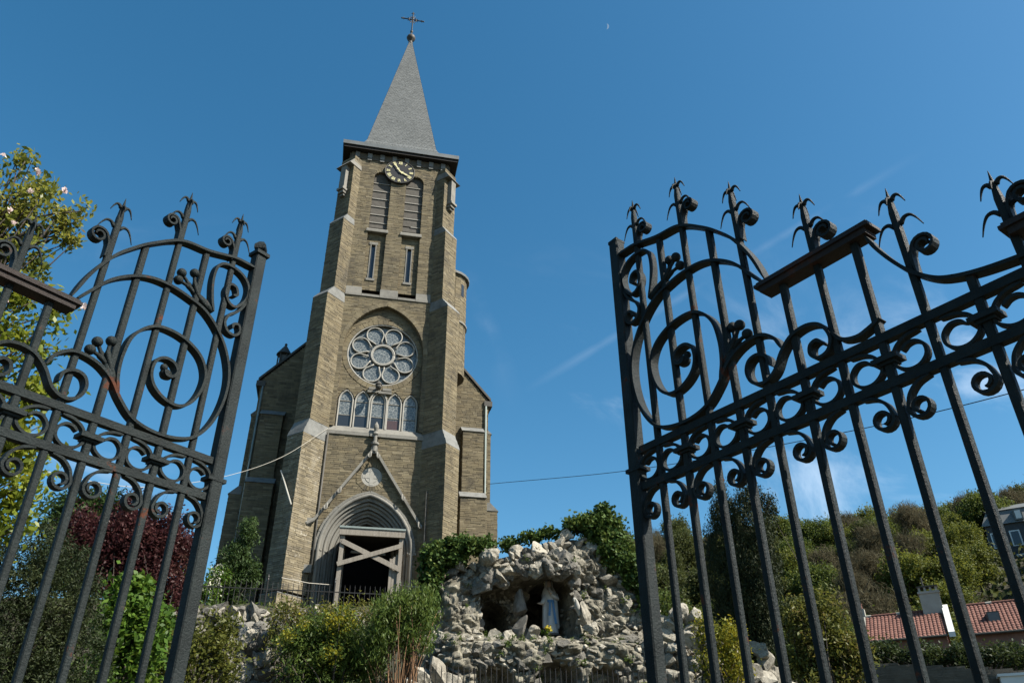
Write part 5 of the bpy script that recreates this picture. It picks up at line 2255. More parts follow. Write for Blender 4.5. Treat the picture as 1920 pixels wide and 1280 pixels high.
for (x, y, z) in [(-2.87, 5.66, 5.86), (-2.87, 5.66, 5.64), (-2.66, 5.77, 5.78), (-2.89, 5.65, 5.3), (-2.94, 5.63, 5.39), (-2.3, 5.98, 4.76), (-2.76, 5.72, 4.61), (-3.11, 5.54, 5.88)]:
    lv = leaf_verts(np.array([[x, y, z]]).repeat(7, 0)+RNG.normal(0, .009, (7, 3)), .045, (np.array([0, 0, 1.]), .5), .3, .75, .2)
    link('blossom', np_mesh('blossom', lv, 4, LEAF_F, MT['petal']), bt)

YEW = [(-3.0, 8.49, 3.38, 0.37, 0.31), (-2.94, 8.51, 2.83, 0.61, 0.61), (-2.53, 8.64, 2.38, 0.45, 0.55), (-3.06, 8.47, 2.35, 0.58, 0.68), (-2.68, 8.59, 3.01, 0.31, 0.47), (-2.7, 8.6, 1.5, .8, .9), (-3.5, 8.4, 2.6, .5, .8)]
plant('yew_bush', 'dark green clipped conical yew bush at lower left behind the gate', 'bush', YEW, 5200, 24, .032, .034, 'l_yew', .3, shell=.72, depth=.9, ntip=10)
RED = [(-4.43, 14.33, 5.28, 0.32, 0.41), (-4.0, 14.46, 5.15, 0.46, 0.55), (-3.64, 14.55, 5.39, 0.42, 0.51), (-3.27, 14.64, 5.25, 0.42, 0.56), (-3.77, 14.52, 5.76, 0.13, 0.38), (-3.05, 14.7, 5.5, 0.12, 0.4), (-3.0, 14.7, 5.18, 0.33, 0.33),
       (-3.06, 14.68, 4.62, 0.37, 0.46), (-3.6, 14.56, 4.65, 0.55, 0.45), (-2.73, 14.75, 4.47, 0.18, 0.37), (-2.75, 14.75, 5.2, .12, .35)]
plant('red_leaved_shrub', 'tall dark red leaved shrub to the left of the church', 'shrub', RED, 1700, 24, .075, .062, 'l_red', .5, shell=.2, ntip=14, r0=.014)
GRN = [(-2.57, 10.7, 3.55, 0.26, 0.23), (-2.36, 10.74, 3.24, 0.3, 0.33), (-2.58, 10.69, 3.04, 0.29, 0.45), (-2.22, 10.77, 3.0, 0.26, 0.39), (-2.43, 10.73, 2.63, 0.38, 0.32), (-2.5, 10.7, 2.0, .45, .6)]
plant('leafy_shrub', 'fresh green leafy shrub below the dark red one', 'shrub', GRN, 620, 18, .055, .075, 'l_bright', .65, shell=.5)
OLV = [(-2.38, 12.78, 3.2, 0.31, 0.46), (-2.01, 12.84, 3.15, 0.35, 0.47), (-1.76, 12.88, 3.39, 0.36, 0.36), (-1.55, 12.91, 3.03, 0.31, 0.35), (-2.17, 12.82, 2.85, 0.31, 0.31), (-1.58, 12.9, 3.62, 0.2, 0.18), (-1.9, 12.8, 2.3, .5, .5)]
plant('loose_shrub', 'loose olive and russet shrub beside the left gate post', 'shrub', OLV, 620, 14, .07, .07, 'l_olive', .45, shell=.3, ntip=50)
CON = [(-3.13, 26.31, 8.98, 0.30, 0.5), (-3.39, 26.28, 8.09, 0.45, 0.6), (-2.96, 26.33, 7.65, 0.45, 0.55), (-3.62, 26.25, 7.57, 0.37, 0.5), (-3.33, 26.29, 6.97, 0.45, 0.41)]
CON = away(CON, 32.5/26.5)
plant('young_conifer', 'feathery young conifer against the dark left wall of the church', 'tree', CON, 520, 22, .10, .16, 'l_conifer', .28, up=(np.array([.4, -.2, -.35]), .45), shell=.2, ntip=14, r0=.02, stem='bark')
LAU = away([(-3.62, 25.24, 7.24, 0.33, 0.3), (-3.77, 25.22, 6.83, 0.29, 0.35), (-4.52, 25.1, 7.24, 0.22, 0.32)], 32/25.5)
lt = plant('laurel_bush', 'laurel bush with white candle flowers beside the young conifer', 'bush', LAU, 170, 16, .09, .13, 'l_bright', .45)
foliage('flower_candles', kind='stuff', ells=[(e[0], e[1]-.2, e[2]+.08, e[3], e[4], e[5]) for e in E3(LAU)], clumps=34, per=10, spread=.045, size=.09, m=MT['blossom_white'], parent=lt, aspect=.5, zflat=2.5)
YEL = [(-0.26, 14.5, 3.8, 0.5, 0.37), (-0.59, 14.49, 3.62, 0.36, 0.32), (0.09, 14.5, 3.9, 0.37, 0.32), (-0.03, 14.5, 3.38, 0.54, 0.41), (0.4, 14.49, 3.56, 0.41, 0.41), (-0.27, 14.5, 3.21, 0.54, 0.31), (0.61, 14.49, 3.23, 0.36, 0.36), (0, 14.5, 2.6, .7, .5)]
yt = plant('flowering_shrub', 'wide green shrub with patches of yellow bloom below the church doorway', 'shrub', YEL, 900, 18, .07, .075, 'l_broom', .4, shell=.3, ntip=50)
foliage('yellow_bloom', [(-.02, 14.15, 4.02, .28, .15, .2), (-.75, 14.2, 3.72, .12, .1, .12), (.3, 14.15, 3.95, .12, .1, .15), (-.02, 14.05, 3.45, .2, .1, .12), (-.5, 14.2, 3.9, .1, .1, .1), (.75, 14.3, 4.1, .12, .1, .12)], 80, 14, .06, .05, MT['l_yellow'], yt, aspect=.55, shell=.2)
DUL = [(-1.02, 15.97, 4.43, 0.28, 0.3), (-0.71, 15.98, 4.35, 0.36, 0.3), (-0.23, 16.0, 4.47, 0.41, 0.2), (-1.06, 15.96, 4.04, 0.25, 0.3), (0.48, 15.99, 4.49, 0.47, 0.2), (-.3, 16, 3.6, .9, .6)]
plant('twiggy_shrub', 'dull brownish green twiggy shrub under the railing', 'shrub', DUL, 460, 14, .085, .07, 'l_olive', .4, shell=.2, ntip=70)
BRM = [(1.22, 13.95, 4.28, 0.35, 0.28), (0.95, 13.97, 4.1, 0.37, 0.32), (1.41, 13.93, 4.11, 0.26, 0.32), (0.8, 13.98, 3.79, 0.32, 0.32), (1.25, 13.94, 3.75, 0.36, 0.32), (0.65, 13.99, 3.49, 0.22, 0.31), (1.5, 13.95, 4.4, .12, .12)]
plant('upright_broom', 'upright feathery green bush on bare reddish canes left of the grotto', 'bush', BRM, 800, 18, .07, .085, 'l_broom', .22, up=(np.array([0, 0, 1.]), .55), shell=.2, stem='cane', ntip=60, r0=.014, bend=.07)
IVL = away([(2.17, 17.47, 6.13, 0.42, 0.26), (2.64, 17.4, 6.32, 0.46, 0.17), (3.06, 17.33, 6.32, 0.28, 0.15), (1.95, 17.49, 5.83, 0.24, 0.40), (2.42, 17.43, 6.06, 0.28, 0.15), (2.0, 17.48, 5.42, 0.13, 0.35), (1.95, 17.48, 5.0, 0.12, 0.35)], 18.25/17.45)
plant('ivy_mat', 'dark ivy hanging over the left shoulder of the grotto', 'ivy', IVL, 620, 18, .06, .085, 'l_ivy', .85, shell=.75, stem=None, base=(2.0, 18.6, 2.6), depth=.8)
IVM = away([(3.65, 17.22, 6.38, 0.24, 0.09), (4.15, 17.09, 6.53, 0.26, 0.08), (4.6, 17, 6.62, .25, .08)], 19.3/17.3)
plant('ivy_mat', 'low ivy fringe along the middle of the grotto crest', 'ivy', IVM, 130, 14, .06, .08, 'l_ivy', .85, shell=.6, stem=None, base=(4.5, 19.2, 6.0))
IVR = away([(5.86, 17.02, 7.2, 0.16, 0.18), (5.45, 17.14, 6.93, 0.50, 0.13), (5.84, 17.03, 6.83, 0.42, 0.33), (5.99, 16.97, 6.45, 0.35, 0.40), (6.2, 16.9, 6.13, 0.35, 0.30), (6.42, 16.85, 5.75, 0.22, 0.28), (6.62, 16.75, 5.34, 0.10, 0.36), (6.47, 16.8, 5.94, 0.26, 0.26)], 18.3/17)
plant('ivy_mat', 'tall peaked ivy covering the right top of the grotto', 'ivy', IVR, 760, 20, .07, .09, 'l_ivy', .85, shell=.7, stem=None, base=(6.6, 19.0, 2.8), depth=.6)
# weeds and moss lodged in the cracks of the grotto
rg = random.Random(31)
WE = []
for k in range(70):
    x = rg.uniform(2.0, 8.0)
    z = rg.choice((rg.uniform(2.8, 4.4), rg.uniform(4.3, 4.6), rg.uniform(4.5, gtop(x))))
    if niche(x, z) > .1 or cave(x, z) > .1 or z > gtop(x)-.05 or (recess(x, z) > .3 and z > 4.9):
        continue
    s_ = rg.uniform(.04, .13)
    WE.append((x, gdepth(x, z)-.12, z, s_, s_*.6, s_*.7))
foliage('weeds', WE, 260, 12, .03, .055, MT['l_broom'], grotto, aspect=.4, kind='stuff')
CY1 = [(11.63, 22.13, 9.9, 0.1, 0.43), (11.67, 22.11, 9.28, 0.34, 0.59), (11.5, 22.2, 8.27, 0.47, 0.83), (11.46, 22.22, 7.13, 0.54, 0.97), (11.48, 22.21, 6.19, 0.48, 0.79), (11.5, 22.2, 5.2, .4, .8)]
plant('cypress', 'slender dark cypress tree with a pointed top behind the right gate', 'tree', CY1, 1500, 24, .06, .085, 'l_cypress', .3, up=(np.array([0, 0, 1.]), .6), shell=.55, zflat=1.8, ntip=8, r0=.03)
CY2 = [(12.15, 21.28, 9.46, 0.41, 0.41), (12.09, 21.31, 8.54, 0.59, 0.81), (12.0, 21.36, 7.42, 0.67, 0.95), (11.94, 21.39, 6.49, 0.59, 0.78), (11.9, 21.41, 5.75, 0.38, 0.69), (12.65, 20.98, 9.14, 0.14, 0.36), (11.9, 21.4, 5.0, .4, .7)]
plant('cypress', 'broader brownish cypress tree right of the pointed one', 'tree', CY2, 2000, 24, .06, .085, 'l_cypress', .3, up=(np.array([0, 0, 1.]), .5), shell=.55, zflat=1.8, ntip=8, r0=.03)
FOR = [(6.71, 13.97, 3.94, 0.24, 0.29), (7.04, 13.81, 3.83, 0.27, 0.34), (6.74, 13.96, 3.48, 0.34, 0.38), (7.06, 13.8, 3.38, 0.29, 0.38), (6.65, 14.0, 4.13, 0.14, 0.2), (6.9, 13.9, 2.7, .4, .5)]
plant('golden_shrub', 'golden yellow leaved shrub behind the right gate', 'shrub', FOR, 560, 18, .06, .06, 'l_yellow', .4, shell=.3, up=(np.array([0, 0, 1.]), .3), ntip=50)
SHR = [(9.97, 16.17, 4.78, 0.35, 0.41), (10.41, 15.9, 4.86, 0.41, 0.47), (10.18, 16.04, 4.32, 0.52, 0.46), (10.7, 15.7, 4.17, 0.45, 0.4), (9.83, 16.26, 3.91, 0.46, 0.4), (10.45, 15.87, 3.76, 0.45, 0.45), (10.81, 15.62, 3.84, 0.28, 0.28), (10.2, 15.9, 3.0, .7, .7)]
plant('garden_shrub', 'green spreading garden shrub between the cypresses and the red roofs', 'shrub', SHR, 900, 18, .085, .10, 'l_olive', .4, shell=.3, ntip=60)
HED = [(15.6, 22.9, 5.2, .5, .35), (16.4, 22.37, 5.2, 0.65, 0.36), (17.3, 21.74, 5.06, 0.72, 0.36), (18.2, 21.11, 4.98, 0.71, 0.36), (19.1, 20.47, 4.92, 0.7, 0.36), (20, 19.8, 4.9, .7, .4), (21, 19.2, 4.9, .7, .4)]
HED = away(HED, 1.02)
plant('low_hedge', 'low dark hedge along the top of the setts wall below the red roofs', 'hedge', HED, 1300, 14, .08, .10, 'l_hedge', .5, shell=.5, ntip=60, depth=.7)
BGL = [(-13.32, 42.98, 14.54, 0.83, 0.83), (-12.45, 43.24, 14.98, 1.2, 0.6), (-12.66, 43.18, 13.8, 1.38, 0.83), (-14.16, 42.72, 14.12, 1.09, 1.09), (-11.2, 43.5, 13.2, 1.0, .8), (-13, 43, 12, 2, 1.5)]
plant('background_pine', 'soft green pine rising behind the red leaved shrub', 'tree', BGL, 700, 20, .25, .32, 'l_conifer', .3, r0=.2, trunk_top=(-12.9, 43, 13.5), ntip=30)
# bare twiggy tree behind the free edge of the left gate
tw = thing('bare_tree', 'leafless twiggy sapling between the red shrub and the left gate post', 'tree', (-7.6, 30, 7.2))
rg = random.Random(4)
b = MB()
b.tube([(-7.6, 30, 7.2), (-7.5, 30, 9.3), (-7.3, 30, 10.6)], [.07, .05, .02], 6)
b.build('trunk', MT['bark'], tw)
b = MB()
for k in range(120):
    s0 = Vector((-7.55, 30, rg.uniform(8, 10.4)))
    a = rg.uniform(0, 6.28)
    L_ = rg.uniform(.5, 1.3)
    e = s0+Vector((cos(a)*L_*.7, sin(a)*L_*.5, L_*.8))
    m_ = s0.lerp(e, .5)+Vector((rg.uniform(-.1, .1), 0, -.08))
    b.tube([s0, m_, e], [.016, .01, .004], 4)
    for j in range(3):
        p = m_.lerp(e, rg.random())
        b.tube([p, p+Vector((rg.uniform(-.3, .3), rg.uniform(-.2, .2), rg.uniform(.1, .4)))], [.006, .003], 3)
b.build('twigs', MT['bark'], tw, kind='stuff')
# ground cover on the slope
pts = []
while len(pts) < 16000:
    x, y = RNG.uniform(-9, 24), RNG.uniform(7, 34)
    if len(pts) > 10000:
        x, y = RNG.uniform(-9, 2), RNG.uniform(18, 34)
    if 1.5 < x < 9 and y > 17:
        continue
    pts.append((x, y, float(ground_z(x, y))+RNG.uniform(0, .14)))
lv = leaf_verts(np.array(pts), .17, (np.array([0, 0, 1.]), .4), .25, .3)
o = link('ground_cover', np_mesh('ground_cover', lv, 4, LEAF_F, MT['l_broom']), None, 'stuff')

# ------------------------------------------------------------------ the wooded hill


def crown_mesh(seed, m, twiggy=False, h=9.0, w=4.2):
    rgl = np.random.default_rng(seed)
    ells = []
    for k in range(9):
        a = rgl.uniform(0, 2*pi)
        r = rgl.uniform(0, .55)*w
        zz = h*rgl.uniform(.42, .85)
        sc_ = rgl.uniform(.35, .55)*w*(1.1-.5*abs(zz/h-.6))
        ells.append((r*cos(a), r*sin(a), zz, sc_, sc_, sc_*rgl.uniform(.7, 1.0)))
    ells.append((0, 0, h*.86, w*.4, w*.4, h*.14))
    P, cc = clump_points(ells, 480 if not twiggy else 360, 24, .34, .5)
    if twiggy:
        lv = leaf_verts(P, .95, (np.array([0, 0, 1.]), .4), .1, .06)
    else:
        lv = leaf_verts(P, .30, None, .25, .65)
    return np_mesh('crown', lv, 4, LEAF_F, MT[m])


def trunk_mesh(h, seed):
    rgl = random.Random(seed)
    b = MB()
    top = Vector((rgl.uniform(-.5, .5), rgl.uniform(-.5, .5), h*.8))
    b.tube([(0, 0, -1), (0, 0, h*.3), top], [.24, .18, .05], 6)
    for k in range(7):
        st = Vector((0, 0, 0)).lerp(top, rgl.uniform(.35, .9))
        a = rgl.uniform(0, 6.28)
        e = st+Vector((cos(a)*2.4, sin(a)*2.4, rgl.uniform(1.5, 3)))
        b.tube([st, st.lerp(e, .5)+Vector((0, 0, -.2)), e], [.09, .06, .02], 4)
    return b.mesh('trunk', MT['bark'])


KINDS = [('l_wood_a', False, 'spring green broadleaf tree in the wood on the far hillside', 'spring green trees of the hillside wood'),
         ('l_wood_b', False, 'dull olive broadleaf tree in the wood on the far hillside', 'olive trees of the hillside wood'),
         ('l_wood_c', True, 'brown tree still bare of leaves in the wood on the far hillside', 'bare brown trees of the hillside wood'),
         ('l_wood_d', False, 'yellow green tree coming into leaf in the wood on the far hillside', 'yellow green trees of the hillside wood')]
CR = {}
for ki, (m, twg, lab, grp) in enumerate(KINDS):
    for v in range(3):
        CR[ki, v] = (crown_mesh(ki*10+v, m, twg, 9.5 if not twg else 10.5, 4.3 if not twg else 3.9), trunk_mesh(9.5, ki*10+v))


def wood():
    rgl = np.random.default_rng(21)
    n = 0
    for d in np.arange(84, 200, 9.5):
        st = 5.8/d*180/pi*(1.0 if d < 165 else .8)
        for az in np.arange(9, 56, st):
            a = az+rgl.uniform(-.45, .45)*st
            dd = d+rgl.uniform(-4.5, 4.5)
            if a < 20 and dd < 130:
                continue
            if 43.5 < a < 47.5 and dd < 152:
                continue
            x, y = dd*sin(radians(a)), dd*cos(radians(a))
            px_ = noise.noise(Vector((x*.02, y*.02, 3.3)))
            # brown leafless stretch in the middle, yellow at the right
            r = rgl.uniform()
            mid = math.exp(-((a-36)/5)**2)*(.9 if 95 < dd < 180 else .4)
            if r < .10+.5*mid:
                ki = 2
            elif r < .55+.2*mid+px_*.3:
                ki = 1
            elif r > (.80 if a > 38 or a < 26 else .93):
                ki = 3
            else:
                ki = 0
            if 37.5 < a < 44.5 and 88 < dd < 150 and rgl.uniform() < .5:
                ki = 3
            cr, tk = CR[ki, int(rgl.integers(0, 3))]
            s = rgl.uniform(.78, 1.12)
            t = thing('broadleaf_tree', KINDS[ki][2], 'tree', (x, y, float(ground_z(x, y))-.3), KINDS[ki][3], rotz=rgl.uniform(0, 6.28))
            t.scale = (s*rgl.uniform(.9, 1.15), s*rgl.uniform(.9, 1.15), s*rgl.uniform(.85, 1.15))
            for nm, me in (('crown', cr), ('trunk', tk)):
                o = bpy.data.objects.new(nm, me)
                COL.objects.link(o)
                o.parent = t
            n += 1
    print('wood trees', n)


wood()
# shrub layer under the wood
P = []
for _ in range(9000):
    a, d = radians(RNG.uniform(8, 56)), RNG.uniform(70, 190)
    x, y = d*sin(a), d*cos(a)
    P.append((x, y, float(ground_z(x, y))+RNG.uniform(.1, 2.2)))
P = np.array(P).repeat(4, 0)+RNG.normal(0, .7, (36000, 3))
link('undergrowth', np_mesh('undergrowth', leaf_verts(P, .9, None, .25, .6), 4, LEAF_F, MT['l_wood_b']), None, 'stuff')
# ------------------------------------------------------------------ railing in front of the church
rail = thing('iron_railing', 'low dark iron railing along the terrace in front of the church', 'railing', (-.7, 31, 7.3))
for z in (8.33, 7.55):
    b = MB()
    b.box(-6.2, 3.6, 30.985, 31.015, z-.018, z+.018)
    b.build('rail', MT['railing'], rail)
k = 0
bar_me = None
for i in range(52):
    x = -6.1+i*.19
    if i % 13 == 5:
        b = MB()
        b.tube([(x, 31, 7.2), (x, 31, 8.72)], .032, 8)
        b.lathe([(.045, 0), (.03, .06), (.04, .09), (.008, .2)], (x, 31, 8.68), 8)
        b.build('post', MT['railing'], rail)
    else:
        if bar_me is None:
            b = MB()
            b.tube([(0, 0, 7.3), (0, 0, 8.5), (0, 0, 8.62)], [.0125, .0125, .003], 6)
            bar_me = b.mesh('bar', MT['railing'])
        o = bpy.data.objects.new('bar', bar_me)
        COL.objects.link(o)
        o.parent = rail
        o.location = Vector((x, 31, 0))-ROOTLOC[rail]
# pale cords strung above the railing
for (p, q, lab) in (((-2.2, 30.9, 8.75), (-.35, 35.3, 9.62), 'pale cord tied from the railing to the left post of the doorway'),
                    ((2.62, 35.2, 9.7), (3.5, 31, 8.75), 'pale cord tied from the railing to the right side of the doorway')):
    b = MB()
    p, q = Vector(p), Vector(q)
    b.tube([p, p.lerp(q, .5)-Vector((0, 0, .06)), q], .014, 6)
    tag(b.build('cord', MT['rope']), lab, 'cord')

# railing in front of the grotto
gr = thing('iron_railing', 'short closely barred iron railing at the foot of the grotto', 'railing', (4, 14.9, 2.1))
for z in (2.98, 2.3):
    b = MB()
    b.box(1.6, 6.5, 14.89, 14.91, z-.012, z+.012)
    b.build('rail', MT['railing'], gr)
b = MB()
b.tube([(0, 0, 0), (0, 0, 1.22), (0, 0, 1.3)], [.009, .009, .002], 6)
bar_me = b.mesh('bar', MT['railing'])
for i in range(49):
    o = bpy.data.objects.new('bar', bar_me)
    COL.objects.link(o)
    o.parent = gr
    o.location = Vector((1.62+i*.1, 14.9, 2.15))-ROOTLOC[gr]

# ------------------------------------------------------------------ rock edging, outcrops
ed = thing('rock_edging', 'row of rough pale rocks edging the church terrace under the railing', 'rocks', (-3, 28.3, 6.6))
rg = random.Random(8)
for k in range(78):
    x = -5.8+k*.085+rg.uniform(-.1, .1)
    z = 6.35+rg.choice((0, .32, .55))+rg.uniform(-.1, .1)
    put_rock((x, 28.35+rg.uniform(-.15, .2)-(.3 if z < 6.5 else 0), z), rg.uniform(.2, .38), ed, 500+k, ROCKS_G if k % 3 else ROCKS)
oc = thing('rock_outcrop', 'pile of jagged pale rocks between the shrubs at the lower left', 'rocks', (-1.5, 16.4, 3.0))
for k in range(42):
    x = -1.5+rg.gauss(0, .33)
    z = 2.75+rg.uniform(0, 1.3)
    put_rock((x+(.25 if z < 3.4 else 0), 16.2+rg.uniform(-.15, .3), z), rg.uniform(.13, .30), oc, 600+k, ROCKS_G if k % 2 else ROCKS)
oc = thing('rock_outcrop', 'few smooth whitish boulders behind the right gate', 'rocks', (8, 14.4, 3.0))
for k, (x, z, s) in enumerate([(7.95, 3.80, .2), (8.05, 3.58, .27), (7.78, 3.4, .25), (8.2, 3.33, .2), (8.0, 3.2, .33), (7.7, 3.15, .25), (8.35, 3.05, .3), (8.1, 2.9, .3), (7.6, 2.85, .3)]):
    put_rock((x, 14.45, z), s, oc, 700+k, ROCKS)
oc = thing('rock_outcrop', 'grey slab like boulders at the left foot of the grotto', 'rocks', (1.9, 16.2, 2.8))
for k, (x, z, s) in enumerate([(1.72, 3.4, .3), (2.05, 3.5, .3), (2.3, 3.25, .35), (1.6, 3.0, .4), (2.1, 2.9, .4), (2.5, 3.0, .3)]):
    put_rock((x, 16.3, z), s, oc, 730+k, None, 1.2)
oc = thing('rock_outcrop', 'low broken rock wall running down from the right side of the grotto', 'rocks', (7.9, 17.4, 3.0))
for k in range(44):
    t_ = k/43
    x = 7.0+1.7*t_+rg.uniform(-.12, .12)
    top = 4.95-.85*t_+(.35 if 10 < k < 18 else 0)
    for j in range(2):
        put_rock((x, 17.2-.4*t_+rg.uniform(-.15, .15), top-rg.uniform(0, 1.5)*j-.1), rg.uniform(.13, .26), oc, 800+k*3+j)

# ------------------------------------------------------------------ setts wall and white block on the right
A_, B_ = np.array([14.4, 22.9, 0]), np.array([19.6, 18.8, 0])
S_ = (B_-A_)/np.linalg.norm(B_-A_)
N_ = np.array([S_[1], -S_[0], 0])
if N_[1] > 0:
    N_ = -N_
ln = float(np.linalg.norm(B_-A_))
wl = thing('setts_wall', 'low retaining wall of worn brownish setts below the hedge', 'wall', (17, 20.9, 3.5))
ws = Stones(55)


def wall_iv(z):
    # top falls from left to right
    top = lambda s: 5.14-.80*s/ln
    e = min(ln, max(0, (5.14-z-.05)/.80*ln))
    return [(0, e)] if e > .2 else []


ws.face(A_, S_, N_, 3.2, 5.06, wall_iv, rowh=(.045, .08), wid=(.1, .34), proud=(.003, .012), gap=.006)
ws.build(wl, 'cobble')
b = MB()
b.prism([tuple(A_+[0, 0, 3.0]-N_*.02), tuple(B_+[0, 0, 3.0]-N_*.02), tuple(B_+[0, 0, 4.25]-N_*.02), tuple(A_+[0, 0, 5.06]-N_*.02)], tuple(-N_*.5))
b.build('wall_body', MT['cobble'], wl)
b = MB()
b.box(-.9, .9, -.2, .2, 0, 1.15, M=Matrix.Translation((18.6, 19.2, 3.1)) @ Matrix.Rotation(-.65, 4, 'Z'))
b.box(-.95, .95, -.25, .25, 1.152, 1.22, M=Matrix.Translation((18.6, 19.2, 3.1)) @ Matrix.Rotation(-.65, 4, 'Z'))
tag(b.build('white_wall', MT['white']), 'short whitewashed wall end at the lower right corner', 'wall')

# ------------------------------------------------------------------ red roofed houses
U_ = Vector((.76, -.65, 0)).normalized()
NF = Vector((-.65, -.76, 0)).normalized()


def tiled_slope(parent, p_eave, p_ridge, L_, z_e, z_r, run):
    """one slope: origin on the eave at the left, along U_; rises away from the viewer"""
    up = (-NF*run+Vector((0, 0, z_r-z_e)))
    sl_ = up.length
    up = up.normalized()
    nrm = U_.cross(up).normalized()
    if nrm.z < 0:
        nrm = -nrm
    ncol, nrow = int(L_/.235), int(sl_/.30)
    T = []
    w, h = L_/ncol, sl_/nrow
    for r in range(nrow):
        for c in range(ncol):
            o = p_eave+U_*(c*w)+up*(r*h)
            j = RNG.uniform(-.006, .006)
            prof_ = [(0, .012), (.3*w, .06), (.62*w, .055), (.97*w, .0)]
            lo = [o+U_*(a)+nrm*(bb+.028+j) for a, bb in prof_]
            hi = [o+U_*(a)+up*(h*1.04)+nrm*(bb) for a, bb in prof_]
            bt_ = [o+U_*(a)+nrm*(-.02) for a, bb in prof_]
            T.append([tuple(v) for v in lo+hi+bt_])
    F_ = [(i, i+1, i+5, i+4) for i in range(3)]+[(8+i, 9+i, i+1, i) for i in range(3)]
    return link('roof_tiles', np_mesh('roof_tiles', np.array(T), 12, F_, MT['tile']), parent, 'stuff')


def house(label, x, y, L_, zr, ze, run, seed, chim=None, box=None):
    t = thing('house', label, 'house', (x, y, 5))
    R0_ = Vector((x, y, 0))                          # left end of the ridge in plan
    e0 = R0_+NF*run+Vector((0, 0, ze))
    tiled_slope(t, e0, None, L_, ze, zr, run)
    b = MB()
    a = R0_+NF*(run-.25)
    c = R0_-NF*(run-.25)
    g0 = float(ground_z(x, y))-1
    sec = [a+Vector((0, 0, g0)), c+Vector((0, 0, g0)), c+Vector((0, 0, ze)), R0_+Vector((0, 0, zr-.1)), a+Vector((0, 0, ze))]
    b.prism([tuple(v+U_*.1) for v in sec], tuple(U_*(L_-.2)))
    b.build('wall', MT['brickwall'], t)
    b = MB()
    e1 = R0_-NF*(run+.05)+Vector((0, 0, ze))
    r1 = R0_+Vector((0, 0, zr))
    b.hexa([tuple(v) for v in [e1, e1+U_*L_, r1+U_*L_, r1, e1+Vector((0, 0, .08)), e1+U_*L_+Vector((0, 0, .08)), r1+U_*L_+Vector((0, 0, .08)), r1+Vector((0, 0, .08))]])
    b.build('rear_slope', MT['tile'], t)
    n_ = int(L_/.38)
    for k in range(n_):
        p = r1+U_*(L_*k/n_)+Vector((0, 0, .05))
        b = MB()
        b.tube([p, p+U_*(L_/n_*.97)], [.105, .12], 8)
        b.build('ridge_tile', MT['tile'] if k % 5 else MT['plaster'], t)
    b = MB()
    p = R0_+NF*(run+.06)+Vector((0, 0, ze-.03))
    b.tube([p, p+U_*L_], .07, 8)
    b.build('gutter', MT['lead'], t)
    return t, R0_, e0, r1


h1, R0_, e0, r1 = house('left hand terraced house with a worn red tiled roof and a whitish gable edge', 35.6, 49.6, 4.75, 12.45, 10.45, 2.9, 1)
b = MB()
for (p, q) in ((r1, e0),):
    d = Vector((0, 0, .14))
    s0 = -U_*.22
    b.hexa([tuple(v) for v in [p+s0, p, q, q+s0, p+s0+d, p+d, q+d, q+s0+d]])
b.build('gable_edge', MT['plaster'], h1)
ch = MB()
Mx = Matrix.Translation((r1.x-.1, r1.y+.3, 0)) @ Matrix.Rotation(-.706, 4, 'Z')
ch.box(-.4, .3, -.3, .3, 11.5, 13.05, M=Mx)
cb = ch.build('chimney', MT['plaster'], h1)
for k in range(2):
    b = MB()
    q = Mx @ Vector((-.25+.35*k, 0, 13.05))
    b.lathe([(.12, 0), (.1, .3), (.13, .32), (.13, .38)], q, 8)
    b.build('chimney_pot', MT['tile'], cb)
h2, R0b, e0b, r1b = house('right hand terraced house with a brighter red tiled roof beside the tall chimney', 39.75, 46.05, 13.0, 12.55, 10.35, 3.0, 2)
b = MB()
p, q = Vector((39.4, 46.35, 12.5)), Vector((39.4, 46.35, 10.3))+NF*3.05
for (o, wd, hh) in ((Vector((0, 0, 0)), .36, .30),):
    s0, s1 = -U_*wd/2, U_*wd/2
    d = Vector((0, 0, hh))
    b.hexa([tuple(v) for v in [p+s0, p+s1, q+s1, q+s0, p+s0+d, p+s1+d, q+s1+d, q+s0+d]])
b.build('party_wall_coping', MT['white'], h2)
ch = MB()
Mx = Matrix.Translation((39.0, 46.75, 0)) @ Matrix.Rotation(-.706, 4, 'Z')
ch.box(-.78, .45, -.4, .4, 11.2, 13.55, M=Mx)
ch.box(-.84, .51, -.46, .46, 13.552, 13.7, M=Mx)
cb = ch.build('chimney', MT['plaster'], h2)
for k in range(4):
    b = MB()
    b.box(-.75+.34*k, -.62+.34*k, -.35, .35, 13.702, 13.98, M=Mx)
    b.build('chimney_pot', MT['plaster'], cb)
b = MB()
b.box(-.82, .49, -.44, .44, 13.982, 14.05, M=Mx)
b.build('chimney_slab', MT['lead'], cb)
b = MB()
b.tube([Mx @ Vector((-.4, 0, 14.05)), Mx @ Vector((-.4, 0, 14.7))], .05, 6)
b.build('flue', MT['lead'], cb)
b = MB()
Mx = Matrix.Translation((41.6, 45.0, 0)) @ Matrix.Translation(NF*1.9) @ Matrix.Rotation(-.706, 4, 'Z')
b.box(-.35, .35, -.45, .5, 10.7, 11.75, M=Mx)
vb = b.build('roof_vent', MT['lead'], h2)
b = MB()
b.box(-.3, .3, -.46, -.452, 11.05, 11.68, M=Mx)
b.build('vent_front', MT['zinc'], vb)

